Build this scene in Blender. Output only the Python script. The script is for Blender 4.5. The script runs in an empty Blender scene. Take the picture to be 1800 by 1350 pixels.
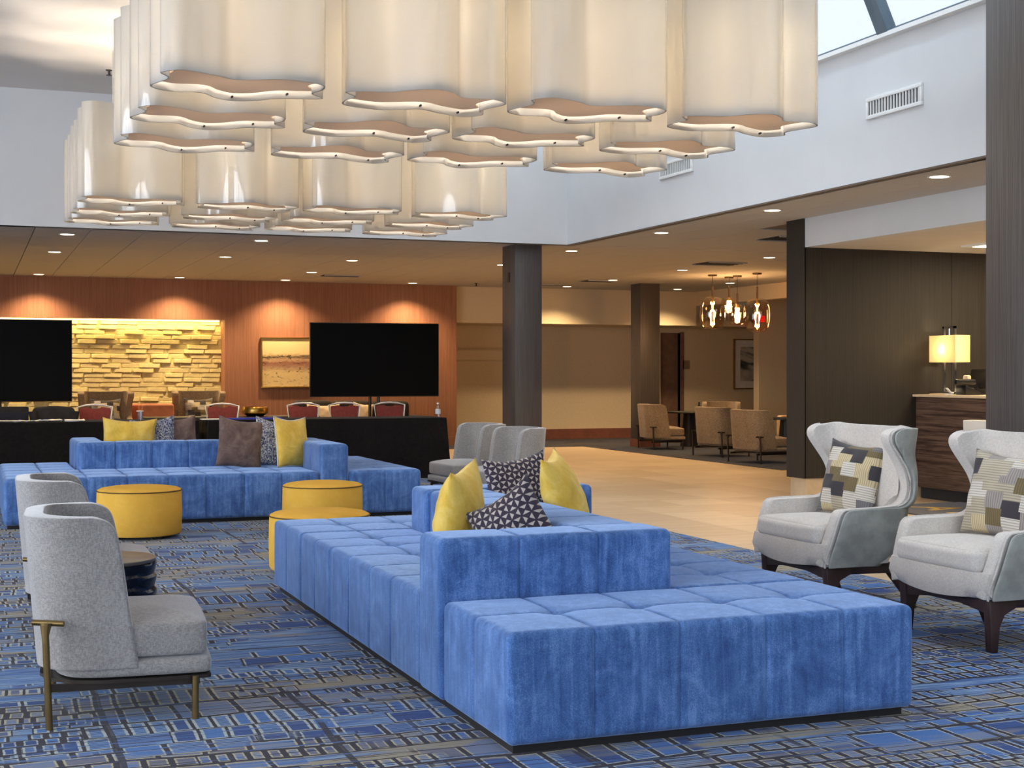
import bpy, bmesh, math, random
import numpy as np
from mathutils import Matrix, Vector
C = bpy.context.scene
COL = C.collection
PI = math.pi
random.seed(7)

# ------------------------------------------------------------------ camera, world, lights, exposure
def look_cam():
    cd = bpy.data.cameras.new('camera'); co = bpy.data.objects.new('camera', cd); COL.objects.link(co)
    cd.sensor_width = 36; cd.lens = 50.0; cd.shift_y = -20 / 1800.0; cd.clip_end = 200
    co.location = (0, 0, 1.3); co.rotation_euler = (PI / 2, 0, -math.atan(955 / 2500.0))
    C.camera = co
look_cam()
W = bpy.data.worlds.new('World'); C.world = W; W.use_nodes = True
W.node_tree.nodes['Background'].inputs[0].default_value = (0.86, 0.93, 1.0, 1)
W.node_tree.nodes['Background'].inputs[1].default_value = 1.2
C.view_settings.view_transform = 'Standard'; C.view_settings.look = 'None'
C.view_settings.gamma = 1; C.view_settings.use_curve_mapping = False
C.view_settings.exposure = 0.0

def area(name, loc, rot, sx, sy, power, color):
    l = bpy.data.lights.new(name, 'AREA'); l.shape = 'RECTANGLE'; l.size = sx; l.size_y = sy
    l.energy = power; l.color = color
    o = bpy.data.objects.new(name, l); COL.objects.link(o); o.location = loc; o.rotation_euler = rot
    return o
DAY = (0.93, 0.965, 1.0)
area('daylight_left_window', (-6.35, 6.0, 2.25), (0, -PI / 2, 0), 3.8, 15.0, 900, DAY)
area('daylight_front_window', (0.5, -4.4, 2.1), (PI / 2, 0, 0), 12.0, 3.4, 130, DAY)
area('daylight_skylight', (5.35, 6.0, 6.75), (0, 0, 0), 1.6, 19.0, 460, (0.84, 0.93, 1.0))

# ------------------------------------------------------------------ material helpers
def lin(r, g, b):
    f = lambda c: (c / 255 / 12.92) if c / 255 <= .04045 else ((c / 255 + .055) / 1.055) ** 2.4
    return (f(r), f(g), f(b), 1)

class NT:
    def __init__(s, name):
        s.m = bpy.data.materials.new(name); s.m.use_nodes = True
        s.t = s.m.node_tree; s.t.nodes.clear()
        s.out = s.t.nodes.new('ShaderNodeOutputMaterial')
    def n(s, typ, **kw):
        nd = s.t.nodes.new('ShaderNode' + typ)
        for k, v in kw.items():
            if k.startswith('i_'):
                key = k[2:]; key = int(key) if key.isdigit() else key.replace('_', ' ')
                s.set(nd.inputs[key], v)
            else: setattr(nd, k, v)
        return nd
    def set(s, inp, v):
        if isinstance(v, bpy.types.NodeSocket): s.t.links.new(v, inp)
        elif isinstance(v, bpy.types.Node): s.t.links.new(v.outputs[0], inp)
        else: inp.default_value = v
    def math(s, op, a, b=0.0, c=0.0, clamp=False):
        nd = s.t.nodes.new('ShaderNodeMath'); nd.operation = op; nd.use_clamp = clamp
        for i, v in enumerate((a, b, c)): s.set(nd.inputs[i], v)
        return nd.outputs[0]
    def mix(s, f, a, b, blend='MIX'):
        nd = s.t.nodes.new('ShaderNodeMix'); nd.data_type = 'RGBA'; nd.blend_type = blend
        s.set(nd.inputs[0], f); s.set(nd.inputs[6], a); s.set(nd.inputs[7], b)
        return nd.outputs[2]
    def coord(s, kind='Object'):
        return s.t.nodes.new('ShaderNodeTexCoord').outputs[kind]
    def mapv(s, v, scale=(1, 1, 1), loc=(0, 0, 0), rot=(0, 0, 0)):
        nd = s.t.nodes.new('ShaderNodeMapping'); s.t.links.new(v, nd.inputs[0])
        nd.inputs['Scale'].default_value = scale; nd.inputs['Location'].default_value = loc; nd.inputs['Rotation'].default_value = rot
        return nd.outputs[0]
    def noise(s, v, scale=5, detail=4, rough=.55, dist=0):
        nd = s.n('TexNoise', i_Scale=scale, i_Detail=detail, i_Roughness=rough, i_Distortion=dist)
        if v is not None: s.t.links.new(v, nd.inputs['Vector'])
        return nd.outputs[0]
    def ramp(s, f, stops, mode='LINEAR'):
        nd = s.t.nodes.new('ShaderNodeValToRGB'); nd.color_ramp.interpolation = mode
        e = nd.color_ramp.elements
        while len(e) < len(stops): e.new(0.5)
        for el, (p, c) in zip(e, stops):
            el.position = p; el.color = c if len(c) == 4 else (*c, 1)
        s.t.links.new(f, nd.inputs[0]); return nd.outputs[0]
    def step(s, v, lo, hi):
        nd = s.t.nodes.new('ShaderNodeMapRange'); nd.interpolation_type = 'SMOOTHSTEP'
        s.set(nd.inputs[0], v); nd.inputs[1].default_value = lo; nd.inputs[2].default_value = hi
        return nd.outputs[0]
    def sep(s, v):
        nd = s.t.nodes.new('ShaderNodeSeparateXYZ'); s.t.links.new(v, nd.inputs[0]); return nd.outputs
    def comb(s, x, y, z=0.0):
        nd = s.t.nodes.new('ShaderNodeCombineXYZ')
        for i, v in enumerate((x, y, z)): s.set(nd.inputs[i], v)
        return nd.outputs[0]
    def bump(s, h, strength=.3, dist=.005):
        nd = s.n('Bump', i_Strength=strength, i_Distance=dist); s.t.links.new(h, nd.inputs['Height']); return nd.outputs[0]
    def bsdf(s, color, rough=.6, metal=0, sheen=0, bump=None, spec=.5, coat=0, **kw):
        p = s.t.nodes.new('ShaderNodeBsdfPrincipled')
        s.set(p.inputs['Base Color'], color); s.set(p.inputs['Roughness'], rough); s.set(p.inputs['Metallic'], metal)
        p.inputs['Specular IOR Level'].default_value = spec
        p.inputs['Sheen Weight'].default_value = sheen; p.inputs['Sheen Roughness'].default_value = .45
        p.inputs['Coat Weight'].default_value = coat
        if bump is not None: s.t.links.new(bump, p.inputs['Normal'])
        for k, v in kw.items(): s.set(p.inputs[k.replace('_', ' ')], v)
        s.t.links.new(p.outputs[0], s.out.inputs[0]); return s.m

M = {}
def plain(name, rgb, rough=.6, metal=0, noise=.06, scale=8, **kw):
    t = NT(name); c = lin(*rgb)
    f = t.noise(t.coord(), scale, 5)
    lo = tuple(max(0, v * (1 - noise * 2.0)) for v in c[:3]) + (1,); hi = tuple(min(1, v * (1 + noise * 2.0)) for v in c[:3]) + (1,)
    M[name] = t.bsdf(t.mix(t.step(f, .3, .7), lo, hi), rough, metal, **kw); return M[name]

plain('white_paint', (212, 213, 215), .75, noise=.01, scale=2)
plain('ceiling_paint', (214, 208, 203), .8, noise=.015, scale=2)
plain('beige_wall', (224, 204, 170), .8, noise=.03, scale=60)
plain('red_base', (128, 76, 62), .6)
plain('stone_cream', (222, 206, 150), .8, noise=.05, scale=14)
plain('ceiling_tile', (186, 184, 182), .9, noise=.03, scale=90)
plain('grid_dark', (120, 108, 96), .9)
plain('tv_black', (5, 5, 6), .55, noise=0, spec=.1)
plain('plinth', (30, 28, 30), .7)
plain('black_cloth', (27, 23, 24), .95, noise=.1, scale=30, sheen=.05, spec=.1)
plain('chrome', (215, 215, 215), .2, 1, noise=0)
plain('bronze', (150, 124, 80), .32, 1, noise=.05, scale=20)
plain('dark_metal', (70, 62, 56), .4, .8)
plain('steel_frame', (96, 112, 124), .5, .3)
plain('red_fabric', (124, 52, 46), .9, noise=.06, scale=40)
plain('silver_frame', (225, 222, 220), .35, .3)
plain('dark_jacket', (32, 29, 31), .9, noise=.2, scale=12)
plain('navy_cloth', (22, 24, 40), .9)
plain('dark_sofa', (44, 38, 34), .9, noise=.15, scale=10)
plain('orange_fabric', (196, 126, 94), .9)
plain('paper', (232, 228, 220), .8, noise=.02)
plain('blue_plastic', (36, 48, 170), .5)
plain('gold', (196, 160, 84), .28, 1, noise=.03)
plain('cream_leather', (226, 200, 166), .6, noise=.04)
plain('wine_wood', (62, 42, 40), .4, noise=.2, scale=6)
plain('white_plastic', (232, 232, 230), .5, noise=.01)
plain('phone_black', (22, 21, 22), .35)
plain('table_black', (34, 31, 30), .4)
plain('table_top_bronze', (112, 104, 96), .35, .2, noise=.03)
plain('table_body', (30, 34, 44), .22, .6)
plain('vent_dark', (70, 66, 64), .8)
plain('leather_grey', (160, 161, 155), .55, noise=.10, scale=9)
plain('label_white', (220, 225, 235), .5)
plain('baseboard_tile', (200, 178, 148), .5, noise=.05, scale=6)
plain('seam_brown', (96, 66, 22), .6); plain('letter_gold', (206, 168, 92), .6, noise=.03)
plain('door_brown', (128, 98, 78), .6)

def emit(name, rgb, strength):
    t = NT(name); e = t.n('Emission', i_Color=lin(*rgb), i_Strength=strength)
    t.t.links.new(e.outputs[0], t.out.inputs[0]); M[name] = t.m
emit('lamp_lens', (255, 240, 205), 9)
emit('bulb_warm', (255, 224, 165), 22)
emit('filament', (255, 190, 80), 22)
emit('cove_strip', (255, 224, 150), 6)
emit('exit_red', (255, 30, 30), 1.2)

def glassy(name, tint, gloss=.1, rough=.03):
    t = NT(name); tr = t.n('BsdfTransparent', i_Color=(*tint, 1)); g = t.n('BsdfGlossy', i_Roughness=rough)
    fr = t.n('LayerWeight', i_Blend=.25)
    f = t.math('MULTIPLY', fr.outputs['Facing'], gloss * 4, clamp=True); f = t.math('ADD', f, gloss, clamp=True)
    mx = t.n('MixShader'); t.set(mx.inputs[0], f); t.t.links.new(tr.outputs[0], mx.inputs[1]); t.t.links.new(g.outputs[0], mx.inputs[2])
    t.t.links.new(mx.outputs[0], t.out.inputs[0]); M[name] = t.m
glassy('window_glass', (.96, .98, 1), .03)
glassy('amber_glass', (.86, .72, .60), .10)
glassy('bottle_glass', (.9, .93, .97), .12)

def wood(name, c1, c2, vert=True, fine=1.0, rough=.5, spec=.4):
    t = NT(name); co = t.coord()
    sc = (38 * fine, 38 * fine, 1.1) if vert else (1.1, 1.1, 38 * fine)
    a = t.noise(t.mapv(co, sc), 1.0, 6, .6); b = t.noise(t.mapv(co, tuple(v * 4 for v in sc)), 1.0, 3)
    f = t.math('ADD', t.math('MULTIPLY', a, .65), t.math('MULTIPLY', b, .35))
    M[name] = t.bsdf(t.mix(t.step(f, .36, .64), lin(*c1), lin(*c2)), rough, bump=t.bump(f, .15, .002), spec=spec)
wood('wall_wood', (146, 98, 74), (166, 116, 90), True, 1.4)
wood('dark_wood', (38, 34, 30), (54, 47, 41), True, 4, .65)
wood('column_wood', (66, 60, 57), (94, 87, 84), True, 4, .38)
wood('desk_wood', (56, 40, 34), (112, 88, 74), False, 1.1)

# velvet
def velvet(name, c1, c2, c3, sheen=.35, streak=True):
    t = NT(name); co = t.coord()
    a = t.noise(co, 8.0, 9, .68, .8); b = t.noise(t.mapv(co, (34, 34, 3.0)), 1.0, 5, .65, .6); g = t.noise(co, 300, 3)
    f = t.math('ADD', t.math('MULTIPLY', a, .5), t.math('MULTIPLY', b, .5 if streak else .0))
    if not streak: f = a
    f = t.math('ADD', f, t.math('MULTIPLY', t.math('SUBTRACT', g, .5), .5 if streak else .2))
    col = t.ramp(f, [(.34, lin(*c1)), (.5, lin(*c2)), (.67, lin(*c3))])
    M[name] = t.bsdf(col, .85, sheen=sheen, bump=t.bump(g, .12, .002), spec=.15, Sheen_Tint=lin(*[min(255, int(v * .7 + 85)) for v in c3]))
velvet('velvet_blue', (52, 80, 134), (76, 112, 172), (116, 152, 210), 1.0)
velvet('velvet_yellow', (222, 178, 66), (236, 196, 88), (246, 214, 122), .7, False)
velvet('velvet_taupe', (92, 74, 70), (112, 92, 86), (138, 118, 110), .4, False)
velvet('vinyl_yellow', (222, 172, 70), (226, 176, 74), (230, 182, 82), .0, False)

def weave(name, c1, c2, scale=160, sheen=.2):
    t = NT(name); co = t.coord()
    a = t.noise(t.mapv(co, (scale, scale, scale * .25)), 1.0, 2); b = t.noise(t.mapv(co, (scale * .25, scale * .25, scale)), 1.0, 2)
    f = t.math('ADD', t.math('MULTIPLY', a, .5), t.math('MULTIPLY', b, .5)); l = t.noise(co, 5, 4)
    f2 = t.math('ADD', f, t.math('MULTIPLY', t.math('SUBTRACT', l, .5), .25))
    M[name] = t.bsdf(t.mix(t.step(f2, .38, .62), lin(*c1), lin(*c2)), .9, sheen=sheen, bump=t.bump(f, .25, .002), spec=.15, Sheen_Tint=(.95, .96, 1, 1))
weave('grey_chenille', (134, 130, 128), (166, 161, 158), 300, .7)
weave('linen_cream', (200, 192, 185), (218, 211, 204), 300)
weave('tan_weave', (130, 112, 92), (168, 146, 120), 150)
weave('mat_dark', (60, 54, 50), (84, 76, 70), 90)

def speckle(name):
    t = NT(name); co = t.coord(); f = t.noise(co, 85, 3, .7, 1.0)
    M[name] = t.bsdf(t.ramp(f, [(.40, lin(44, 52, 88)), (.50, lin(76, 88, 128)), (.56, lin(214, 212, 208))]), .9, sheen=.2)
speckle('speckle_navy')

def triangles(name):
    t = NT(name); co = t.coord(); x, y, z = t.sep(co)
    s = 24.0; u = t.math('MULTIPLY', x, s); v = t.math('MULTIPLY', z, s)
    cu = t.math('FLOOR', u); cv = t.math('FLOOR', v)
    fu = t.math('SUBTRACT', t.math('SUBTRACT', u, cu), .5); fv = t.math('SUBTRACT', t.math('SUBTRACT', v, cv), .5)
    horiz = t.math('SUBTRACT', t.math('ABSOLUTE', fu), t.math('ABSOLUTE', fv))
    par = t.math('MODULO', t.math('ABSOLUTE', t.math('ADD', cu, cv)), 2.0)
    sg = t.math('SUBTRACT', t.math('MULTIPLY', par, 2.0), 1.0)
    d = t.math('MULTIPLY', horiz, sg)
    edge = t.math('MINIMUM', t.math('SUBTRACT', .46, t.math('ABSOLUTE', fu)), t.math('SUBTRACT', .46, t.math('ABSOLUTE', fv)))
    f = t.math('MINIMUM', t.math('SUBTRACT', d, .08), edge)
    M[name] = t.bsdf(t.mix(t.step(f, -.02, .03), lin(54, 44, 60), lin(190, 178, 170)), .9, sheen=.15)
triangles('triangle_weave')

def patchwork(name, off=0.0):
    t = NT(name); co = t.coord(); x, y, z = t.sep(co)
    u = t.math('ADD', t.math('MULTIPLY', x, 10.5), off); v = t.math('MULTIPLY', z, 12.0)
    row = t.math('FLOOR', v)
    wn = t.n('TexWhiteNoise', noise_dimensions='1D'); t.set(wn.inputs['W'], row)
    cu = t.math('FLOOR', t.math('ADD', u, t.math('MULTIPLY', wn.outputs[0], 1.0)))
    rw = t.math('FLOOR', t.math('ADD', v, t.math('MULTIPLY', t.math('MODULO', t.math('ABSOLUTE', cu), 2.0), .45)))
    wc = t.n('TexWhiteNoise', noise_dimensions='2D'); t.set(wc.inputs['Vector'], t.comb(cu, rw))
    col = t.ramp(wc.outputs[0], [(0, lin(214, 206, 194)), (.2, lin(186, 174, 152)), (.36, lin(120, 118, 120)), (.50, lin(62, 58, 62)), (.62, lin(208, 190, 150)), (.76, lin(160, 150, 144)), (.90, lin(120, 104, 70))], 'CONSTANT')
    st = t.math('SINE', t.math('MULTIPLY', x, 520.0)); st2 = t.math('SINE', t.math('MULTIPLY', z, 480.0))
    pick = t.math('GREATER_THAN', wc.outputs[0], .45)
    sf = t.math('ADD', t.math('MULTIPLY', st, pick), t.math('MULTIPLY', st2, t.math('SUBTRACT', 1.0, pick)))
    k = t.math('MULTIPLY', t.step(sf, .2, .7), .45)
    M[name] = t.bsdf(t.mix(k, col, lin(62, 56, 56)), .9, sheen=.1)
patchwork('patchwork', 1.7); patchwork('patchwork_light', 8.3)

# white acrylic shade: translucent body with a glossy skin
def acrylic():
    t = NT('acrylic'); d = t.n('BsdfDiffuse', i_Color=lin(246, 243, 240)); tr = t.n('BsdfTranslucent', i_Color=lin(255, 250, 240))
    g = t.n('BsdfGlossy', i_Roughness=.04); mx = t.n('MixShader', i_0=.72)
    t.t.links.new(d.outputs[0], mx.inputs[1]); t.t.links.new(tr.outputs[0], mx.inputs[2])
    fr = t.n('Fresnel', i_IOR=1.9); m2 = t.n('MixShader'); t.t.links.new(fr.outputs[0], m2.inputs[0])
    t.t.links.new(mx.outputs[0], m2.inputs[1]); t.t.links.new(g.outputs[0], m2.inputs[2])
    t.t.links.new(m2.outputs[0], t.out.inputs[0]); M['acrylic'] = t.m
    t = NT('diffuser'); d = t.n('BsdfDiffuse', i_Color=lin(226, 206, 182)); tr = t.n('BsdfTranslucent', i_Color=lin(236, 220, 200)); mx = t.n('MixShader', i_0=.16)
    t.t.links.new(d.outputs[0], mx.inputs[1]); t.t.links.new(tr.outputs[0], mx.inputs[2]); t.t.links.new(mx.outputs[0], t.out.inputs[0]); M['diffuser'] = t.m
acrylic()
def lampshade():
    t = NT('lampshade'); d = t.n('BsdfDiffuse', i_Color=lin(250, 235, 190)); tr = t.n('BsdfTranslucent', i_Color=lin(255, 244, 214)); mx = t.n('MixShader', i_0=.6)
    t.t.links.new(d.outputs[0], mx.inputs[1]); t.t.links.new(tr.outputs[0], mx.inputs[2]); t.t.links.new(mx.outputs[0], t.out.inputs[0]); M['lampshade'] = t.m
lampshade()

def carpet(name, dark=False):
    t = NT(name); co = t.coord(); x, y, z = t.sep(co)
    wob = t.noise(co, .9, 2); wob2 = t.noise(t.mapv(co, (1, 1, 1), (7, 3, 0)), .9, 2)
    X = t.math('ADD', x, t.math('MULTIPLY', t.math('SUBTRACT', wob, .5), .10)); Y = t.math('ADD', y, t.math('MULTIPLY', t.math('SUBTRACT', wob2, .5), .16))
    def bricks(w, h, m, off=.37, ox=0.0, oy=0.0):
        nd = t.n('TexBrick', offset=off, squash=1.0, i_Scale=1.0, i_Color1=(0, 0, 0, 1), i_Color2=(0, 0, 0, 1), i_Mortar=(1, 1, 1, 1))
        nd.inputs['Brick Width'].default_value = w; nd.inputs['Row Height'].default_value = h; nd.inputs['Mortar Size'].default_value = m
        nd.inputs['Mortar Smooth'].default_value = .0
        t.set(nd.inputs['Vector'], t.comb(t.math('ADD', Y, oy), t.math('ADD', X, ox))); return nd.outputs['Fac']
    DK, BL, MB, LB, PL, TN = [lin(*c) for c in ((42, 36, 48), (46, 78, 142), (74, 120, 186), (126, 162, 204), (182, 192, 194), (166, 152, 116))]
    # streaks running along X
    line = t.noise(t.mapv(co, (1.1, 58, 1)), 1.0, 3, .6); band = t.noise(t.mapv(co, (.5, 4.2, 1)), 1.0, 5, .7); fine = t.noise(t.mapv(co, (5, 130, 1)), 1.0, 3)
    base = t.ramp(band, [(.30, BL), (.42, MB), (.52, LB), (.60, MB), (.70, BL)])
    base = t.mix(t.math('MULTIPLY', t.step(fine, .46, .6), .6), base, BL)
    base = t.mix(t.math('MULTIPLY', t.step(fine, .50, .40), .35), base, PL)
    tan = t.step(t.noise(t.mapv(co, (.40, 2.2, 1), (3.1, 0.4, 0)), 1.0, 5, .68), .49, .56)
    base = t.mix(t.math('MULTIPLY', tan, .85), base, TN)
    # city blocks in rows: every row has its own block width, every block its own fill
    def wn(v, w=None):
        nd = t.n('TexWhiteNoise', noise_dimensions='2D'); t.set(nd.inputs['Vector'], t.comb(v, w if w is not None else 3.7)); return nd.outputs[0]
    def rows(col, h, off, keep, wmin, wmax, shear):
        v = t.math('ADD', t.math('DIVIDE', Y, h), t.math('ADD', off, t.math('MULTIPLY', t.math('SINE', t.math('MULTIPLY', y, 4.3 + off)), .28)))
        v = t.math('ADD', v, t.math('MULTIPLY', X, shear))
        r = t.math('FLOOR', v); fv = t.math('SUBTRACT', v, r)
        seg = t.math('FLOOR', t.math('ADD', t.math('MULTIPLY', X, .55), t.math('MULTIPLY', wn(r, 8.1), 5)))
        w = t.math('ADD', wmin, t.math('MULTIPLY', t.math('POWER', wn(r, t.math('ADD', seg, off)), 2.0), wmax - wmin))
        u = t.math('DIVIDE', t.math('ADD', X, t.math('MULTIPLY', wn(r, 1.3), 1.0)), w); c = t.math('FLOOR', u); fu = t.math('SUBTRACT', u, c)
        du = t.math('MULTIPLY', t.math('MINIMUM', fu, t.math('SUBTRACT', 1, fu)), w); dv = t.math('MULTIPLY', t.math('MINIMUM', fv, t.math('SUBTRACT', 1, fv)), h)
        jit = t.math('MULTIPLY', t.math('SUBTRACT', t.noise(co, 45, 2), .5), .007)
        d = t.math('ADD', t.math('MINIMUM', du, dv), jit)
        k = wn(c, r)
        stripe = t.step(t.math('SINE', t.math('MULTIPLY', y, 330.0)), -.2, .3)
        fill = t.mix(t.step(k, .35, .36), BL, t.mix(stripe, LB, BL)); fill = t.mix(t.step(k, .70, .71), fill, MB); fill = t.mix(t.math('MULTIPLY', tan, .4), fill, TN)
        cell = t.mix(t.step(d, .016, .019), t.mix(tan, PL, lin(186, 176, 146)), fill)
        cell = t.mix(t.math('LESS_THAN', d, t.math('ADD', .006, t.math('MULTIPLY', wn(r, 5.5), .006))), cell, DK)
        on = t.math('MULTIPLY', t.math('LESS_THAN', wn(r, t.math('ADD', seg, 20.5)), keep), t.math('LESS_THAN', wn(c, t.math('ADD', r, .5)), .93))
        return t.mix(on, col, cell)
    zone = t.noise(t.mapv(co, (.55, .8, 1), (1.3, 8, 0)), 1.0, 3, .6)
    a_ = rows(base, .10, .3, .80, .06, .16, .12); b_ = rows(base, .20, .7, .86, .075, .26, -.10)
    col = t.mix(t.step(zone, .49, .51), a_, b_)
    calm = t.step(t.noise(t.mapv(co, (.45, 1.3, 1), (9, 3, 0)), 1.0, 3, .6), .60, .64)
    col = t.mix(calm, col, base)
    big = bricks(1.3, .74, .013, .41, .27, .6); bigm = t.step(t.noise(t.mapv(co, (1.1, 1.1, 1), (4, 9, 0)), 1.0, 2), .50, .54)
    col = t.mix(t.math('MULTIPLY', t.math('MULTIPLY', big, bigm), .9), col, DK)
    col = t.mix(t.step(line, .58, .61), col, DK)
    col = t.mix(t.math('MULTIPLY', t.step(t.noise(t.mapv(co, (.8, 30, 1), (2, 5, 0)), 1.0, 3), .60, .64), .7), col, MB)
    pile = t.noise(co, 420, 2)
    col = t.mix(t.math('MULTIPLY', t.step(pile, .4, .7), .30), col, lin(24, 30, 54))
    if dark: col = t.mix(.82, col, lin(50, 40, 30))
    M[name] = t.bsdf(col, .95, sheen=.1, bump=t.bump(pile, .4, .004), spec=.1)
carpet('carpet_blue'); carpet('carpet_dark', True)

def tile_mat():
    t = NT('floor_tile'); co = t.coord(); a = t.noise(t.mapv(co, (1.2, 9, 1)), 1.0, 6, .6); r = t.n('ObjectInfo').outputs['Random']
    f = t.math('ADD', t.math('MULTIPLY', a, .8), t.math('MULTIPLY', r, .2))
    M['floor_tile'] = t.bsdf(t.mix(t.step(f, .35, .7), lin(196, 172, 142), lin(216, 194, 164)), .42, spec=.35)
tile_mat(); plain('grout', (168, 146, 118), .8)

def art_hills():
    t = NT('art_hills'); co = t.coord(); x, y, z = t.sep(co)
    n1 = t.noise(t.mapv(co, (4, 1, 12)), 1.0, 6, .7, 1.5); n2 = t.noise(t.mapv(co, (9, 1, 26), (0, 0, 3)), 1.0, 5, .7, 1)
    zz = t.math('ADD', z, t.math('MULTIPLY', t.math('SUBTRACT', n1, .5), .22))
    col = t.ramp(t.math('ADD', t.math('MULTIPLY', zz, 1.1), .5), [(.0, lin(224, 196, 140)), (.30, lin(216, 188, 134)), (.42, lin(170, 132, 104)), (.50, lin(150, 96, 78)), (.555, lin(196, 160, 120)), (.60, lin(46, 34, 30)), (.635, lin(206, 176, 124)), (.68, lin(230, 204, 150))])
    low = t.math('MULTIPLY', t.step(n2, .56, .62), t.math('LESS_THAN', zz, .02))
    M['art_hills'] = t.bsdf(t.mix(t.math('MULTIPLY', low, .8), col, lin(58, 42, 38)), .7)
    t = NT('art_waves'); co = t.coord(); x, y, z = t.sep(co)
    n1 = t.noise(t.mapv(co, (1.0, 1, 1.9), rot=(0, .5, 0)), 1.0, 4, .5, 1.6)
    M['art_waves'] = t.bsdf(t.ramp(n1, [(.34, lin(54, 58, 66)), (.44, lin(96, 100, 106)), (.5, lin(170, 164, 156)), (.56, lin(206, 196, 180)), (.66, lin(120, 120, 122))]), .7)
art_hills()

# ------------------------------------------------------------------ object helpers
def link(name, me, mat, parent=None, smooth=False, angle=None):
    o = bpy.data.objects.new(name, me); COL.objects.link(o)
    if mat is not None: me.materials.append(M[mat])
    if smooth:
        for p in me.polygons: p.use_smooth = True
        if angle is not None and hasattr(me, 'set_sharp_from_angle'): me.set_sharp_from_angle(angle=math.radians(angle))
    if parent: o.parent = parent
    return o
def from_bm(name, bm, mat, parent=None, smooth=False, angle=None):
    me = bpy.data.meshes.new(name); bmesh.ops.recalc_face_normals(bm, faces=bm.faces[:]); bm.to_mesh(me); bm.free()
    return link(name, me, mat, parent, smooth, angle)
def from_py(name, v, f, mat, parent=None, smooth=False, angle=None):
    me = bpy.data.meshes.new(name); me.from_pydata(v, [], f); me.update()
    bm = bmesh.new(); bm.from_mesh(me); bmesh.ops.recalc_face_normals(bm, faces=bm.faces[:]); bm.to_mesh(me); bm.free()
    return link(name, me, mat, parent, smooth, angle)
def add_box(bm, x0, x1, y0, y1, z0, z1, bev=0, seg=2, rot=None, piv=None):
    r = bmesh.ops.create_cube(bm, size=1.0)
    vs = r['verts']
    for v in vs: v.co = Vector(((x0 + x1) / 2 + v.co.x * (x1 - x0), (y0 + y1) / 2 + v.co.y * (y1 - y0), (z0 + z1) / 2 + v.co.z * (z1 - z0)))
    if rot is not None: bmesh.ops.rotate(bm, verts=vs, cent=piv or ((x0 + x1) / 2, (y0 + y1) / 2, (z0 + z1) / 2), matrix=rot)
    if bev > 0:
        es = list({e for v in vs for e in v.link_edges})
        bmesh.ops.bevel(bm, geom=es, offset=bev, segments=seg, profile=.5, affect='EDGES')
def box(name, x0, x1, y0, y1, z0, z1, mat, parent=None, bev=0, seg=2, rot=None):
    bm = bmesh.new(); add_box(bm, x0, x1, y0, y1, z0, z1, bev, seg, rot)
    return from_bm(name, bm, mat, parent, bev > 0, 40)
def add_tube(bm, p, q, r0, r1=None, n=12):
    p = Vector(p); q = Vector(q); r1 = r0 if r1 is None else r1; d = q - p
    m = Matrix.Translation((p + q) / 2) @ d.to_track_quat('Z', 'Y').to_matrix().to_4x4()
    bmesh.ops.create_cone(bm, cap_ends=True, segments=n, radius1=r0, radius2=r1, depth=d.length, matrix=m)
def tube(name, p, q, r, mat, parent=None, r1=None, n=12):
    bm = bmesh.new(); add_tube(bm, p, q, r, r1, n); return from_bm(name, bm, mat, parent, True, 40)
def add_lathe(bm, prof, n=32, c=(0, 0, 0), loop=False):
    rings = []
    for r, z in prof:
        rings.append([bm.verts.new((c[0] + r * math.cos(2 * PI * k / n), c[1] + r * math.sin(2 * PI * k / n), c[2] + z)) for k in range(n)])
    for a, b in zip(rings, rings[1:] + (rings[:1] if loop else [])):
        for k in range(n): bm.faces.new((a[k], a[(k + 1) % n], b[(k + 1) % n], b[k]))
    if loop: return
    for ring in (rings[0], rings[-1]): bm.faces.new(ring)
def lathe(name, prof, mat, parent=None, n=32, c=(0, 0, 0), angle=40):
    bm = bmesh.new(); add_lathe(bm, prof, n, c); return from_bm(name, bm, mat, parent, True, angle)
def prism(name, pts, d0, d1, mat, parent=None, axis='y', bev=0, seg=2):
    """outline pts (a,b) extruded along axis from d0 to d1. axis y: (x,z); axis z: (x,y); axis x: (y,z)"""
    bm = bmesh.new()
    def P(a, b, d): return {'y': (a, d, b), 'z': (a, b, d), 'x': (d, a, b)}[axis]
    A = [bm.verts.new(P(a, b, d0)) for a, b in pts]; B = [bm.verts.new(P(a, b, d1)) for a, b in pts]
    n = len(pts); bm.faces.new(A); bm.faces.new(B[::-1])
    for k in range(n): bm.faces.new((A[k], B[k], B[(k + 1) % n], A[(k + 1) % n]))
    if bev > 0:
        bmesh.ops.recalc_face_normals(bm, faces=bm.faces[:])
        es = [e for e in bm.edges if len(e.link_faces) == 2 and e.calc_face_angle(0) > .6]
        bmesh.ops.bevel(bm, geom=es, offset=bev, segments=seg, profile=.5, affect='EDGES')
    return from_bm(name, bm, mat, parent, True, 40)
def curve_tube(name, pts, r, mat, parent=None, cyclic=False, n=6):
    P = [Vector(p) for p in pts]; N = len(P); bm = bmesh.new(); rings = []
    for i in range(N):
        a = P[(i - 1) % N] if (cyclic or i > 0) else P[i]; b = P[(i + 1) % N] if (cyclic or i < N - 1) else P[i]
        t = (b - a).normalized(); u = t.cross(Vector((.013, .021, 1))); u = u.normalized() if u.length > 1e-4 else Vector((1, 0, 0)); w = t.cross(u)
        rings.append([bm.verts.new(P[i] + (u * math.cos(2 * PI * k / n) + w * math.sin(2 * PI * k / n)) * r) for k in range(n)])
    for i in range(N if cyclic else N - 1):
        a, b = rings[i], rings[(i + 1) % N]
        for k in range(n): bm.faces.new((a[k], a[(k + 1) % n], b[(k + 1) % n], b[k]))
    return from_bm(name, bm, mat, parent, True)
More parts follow.
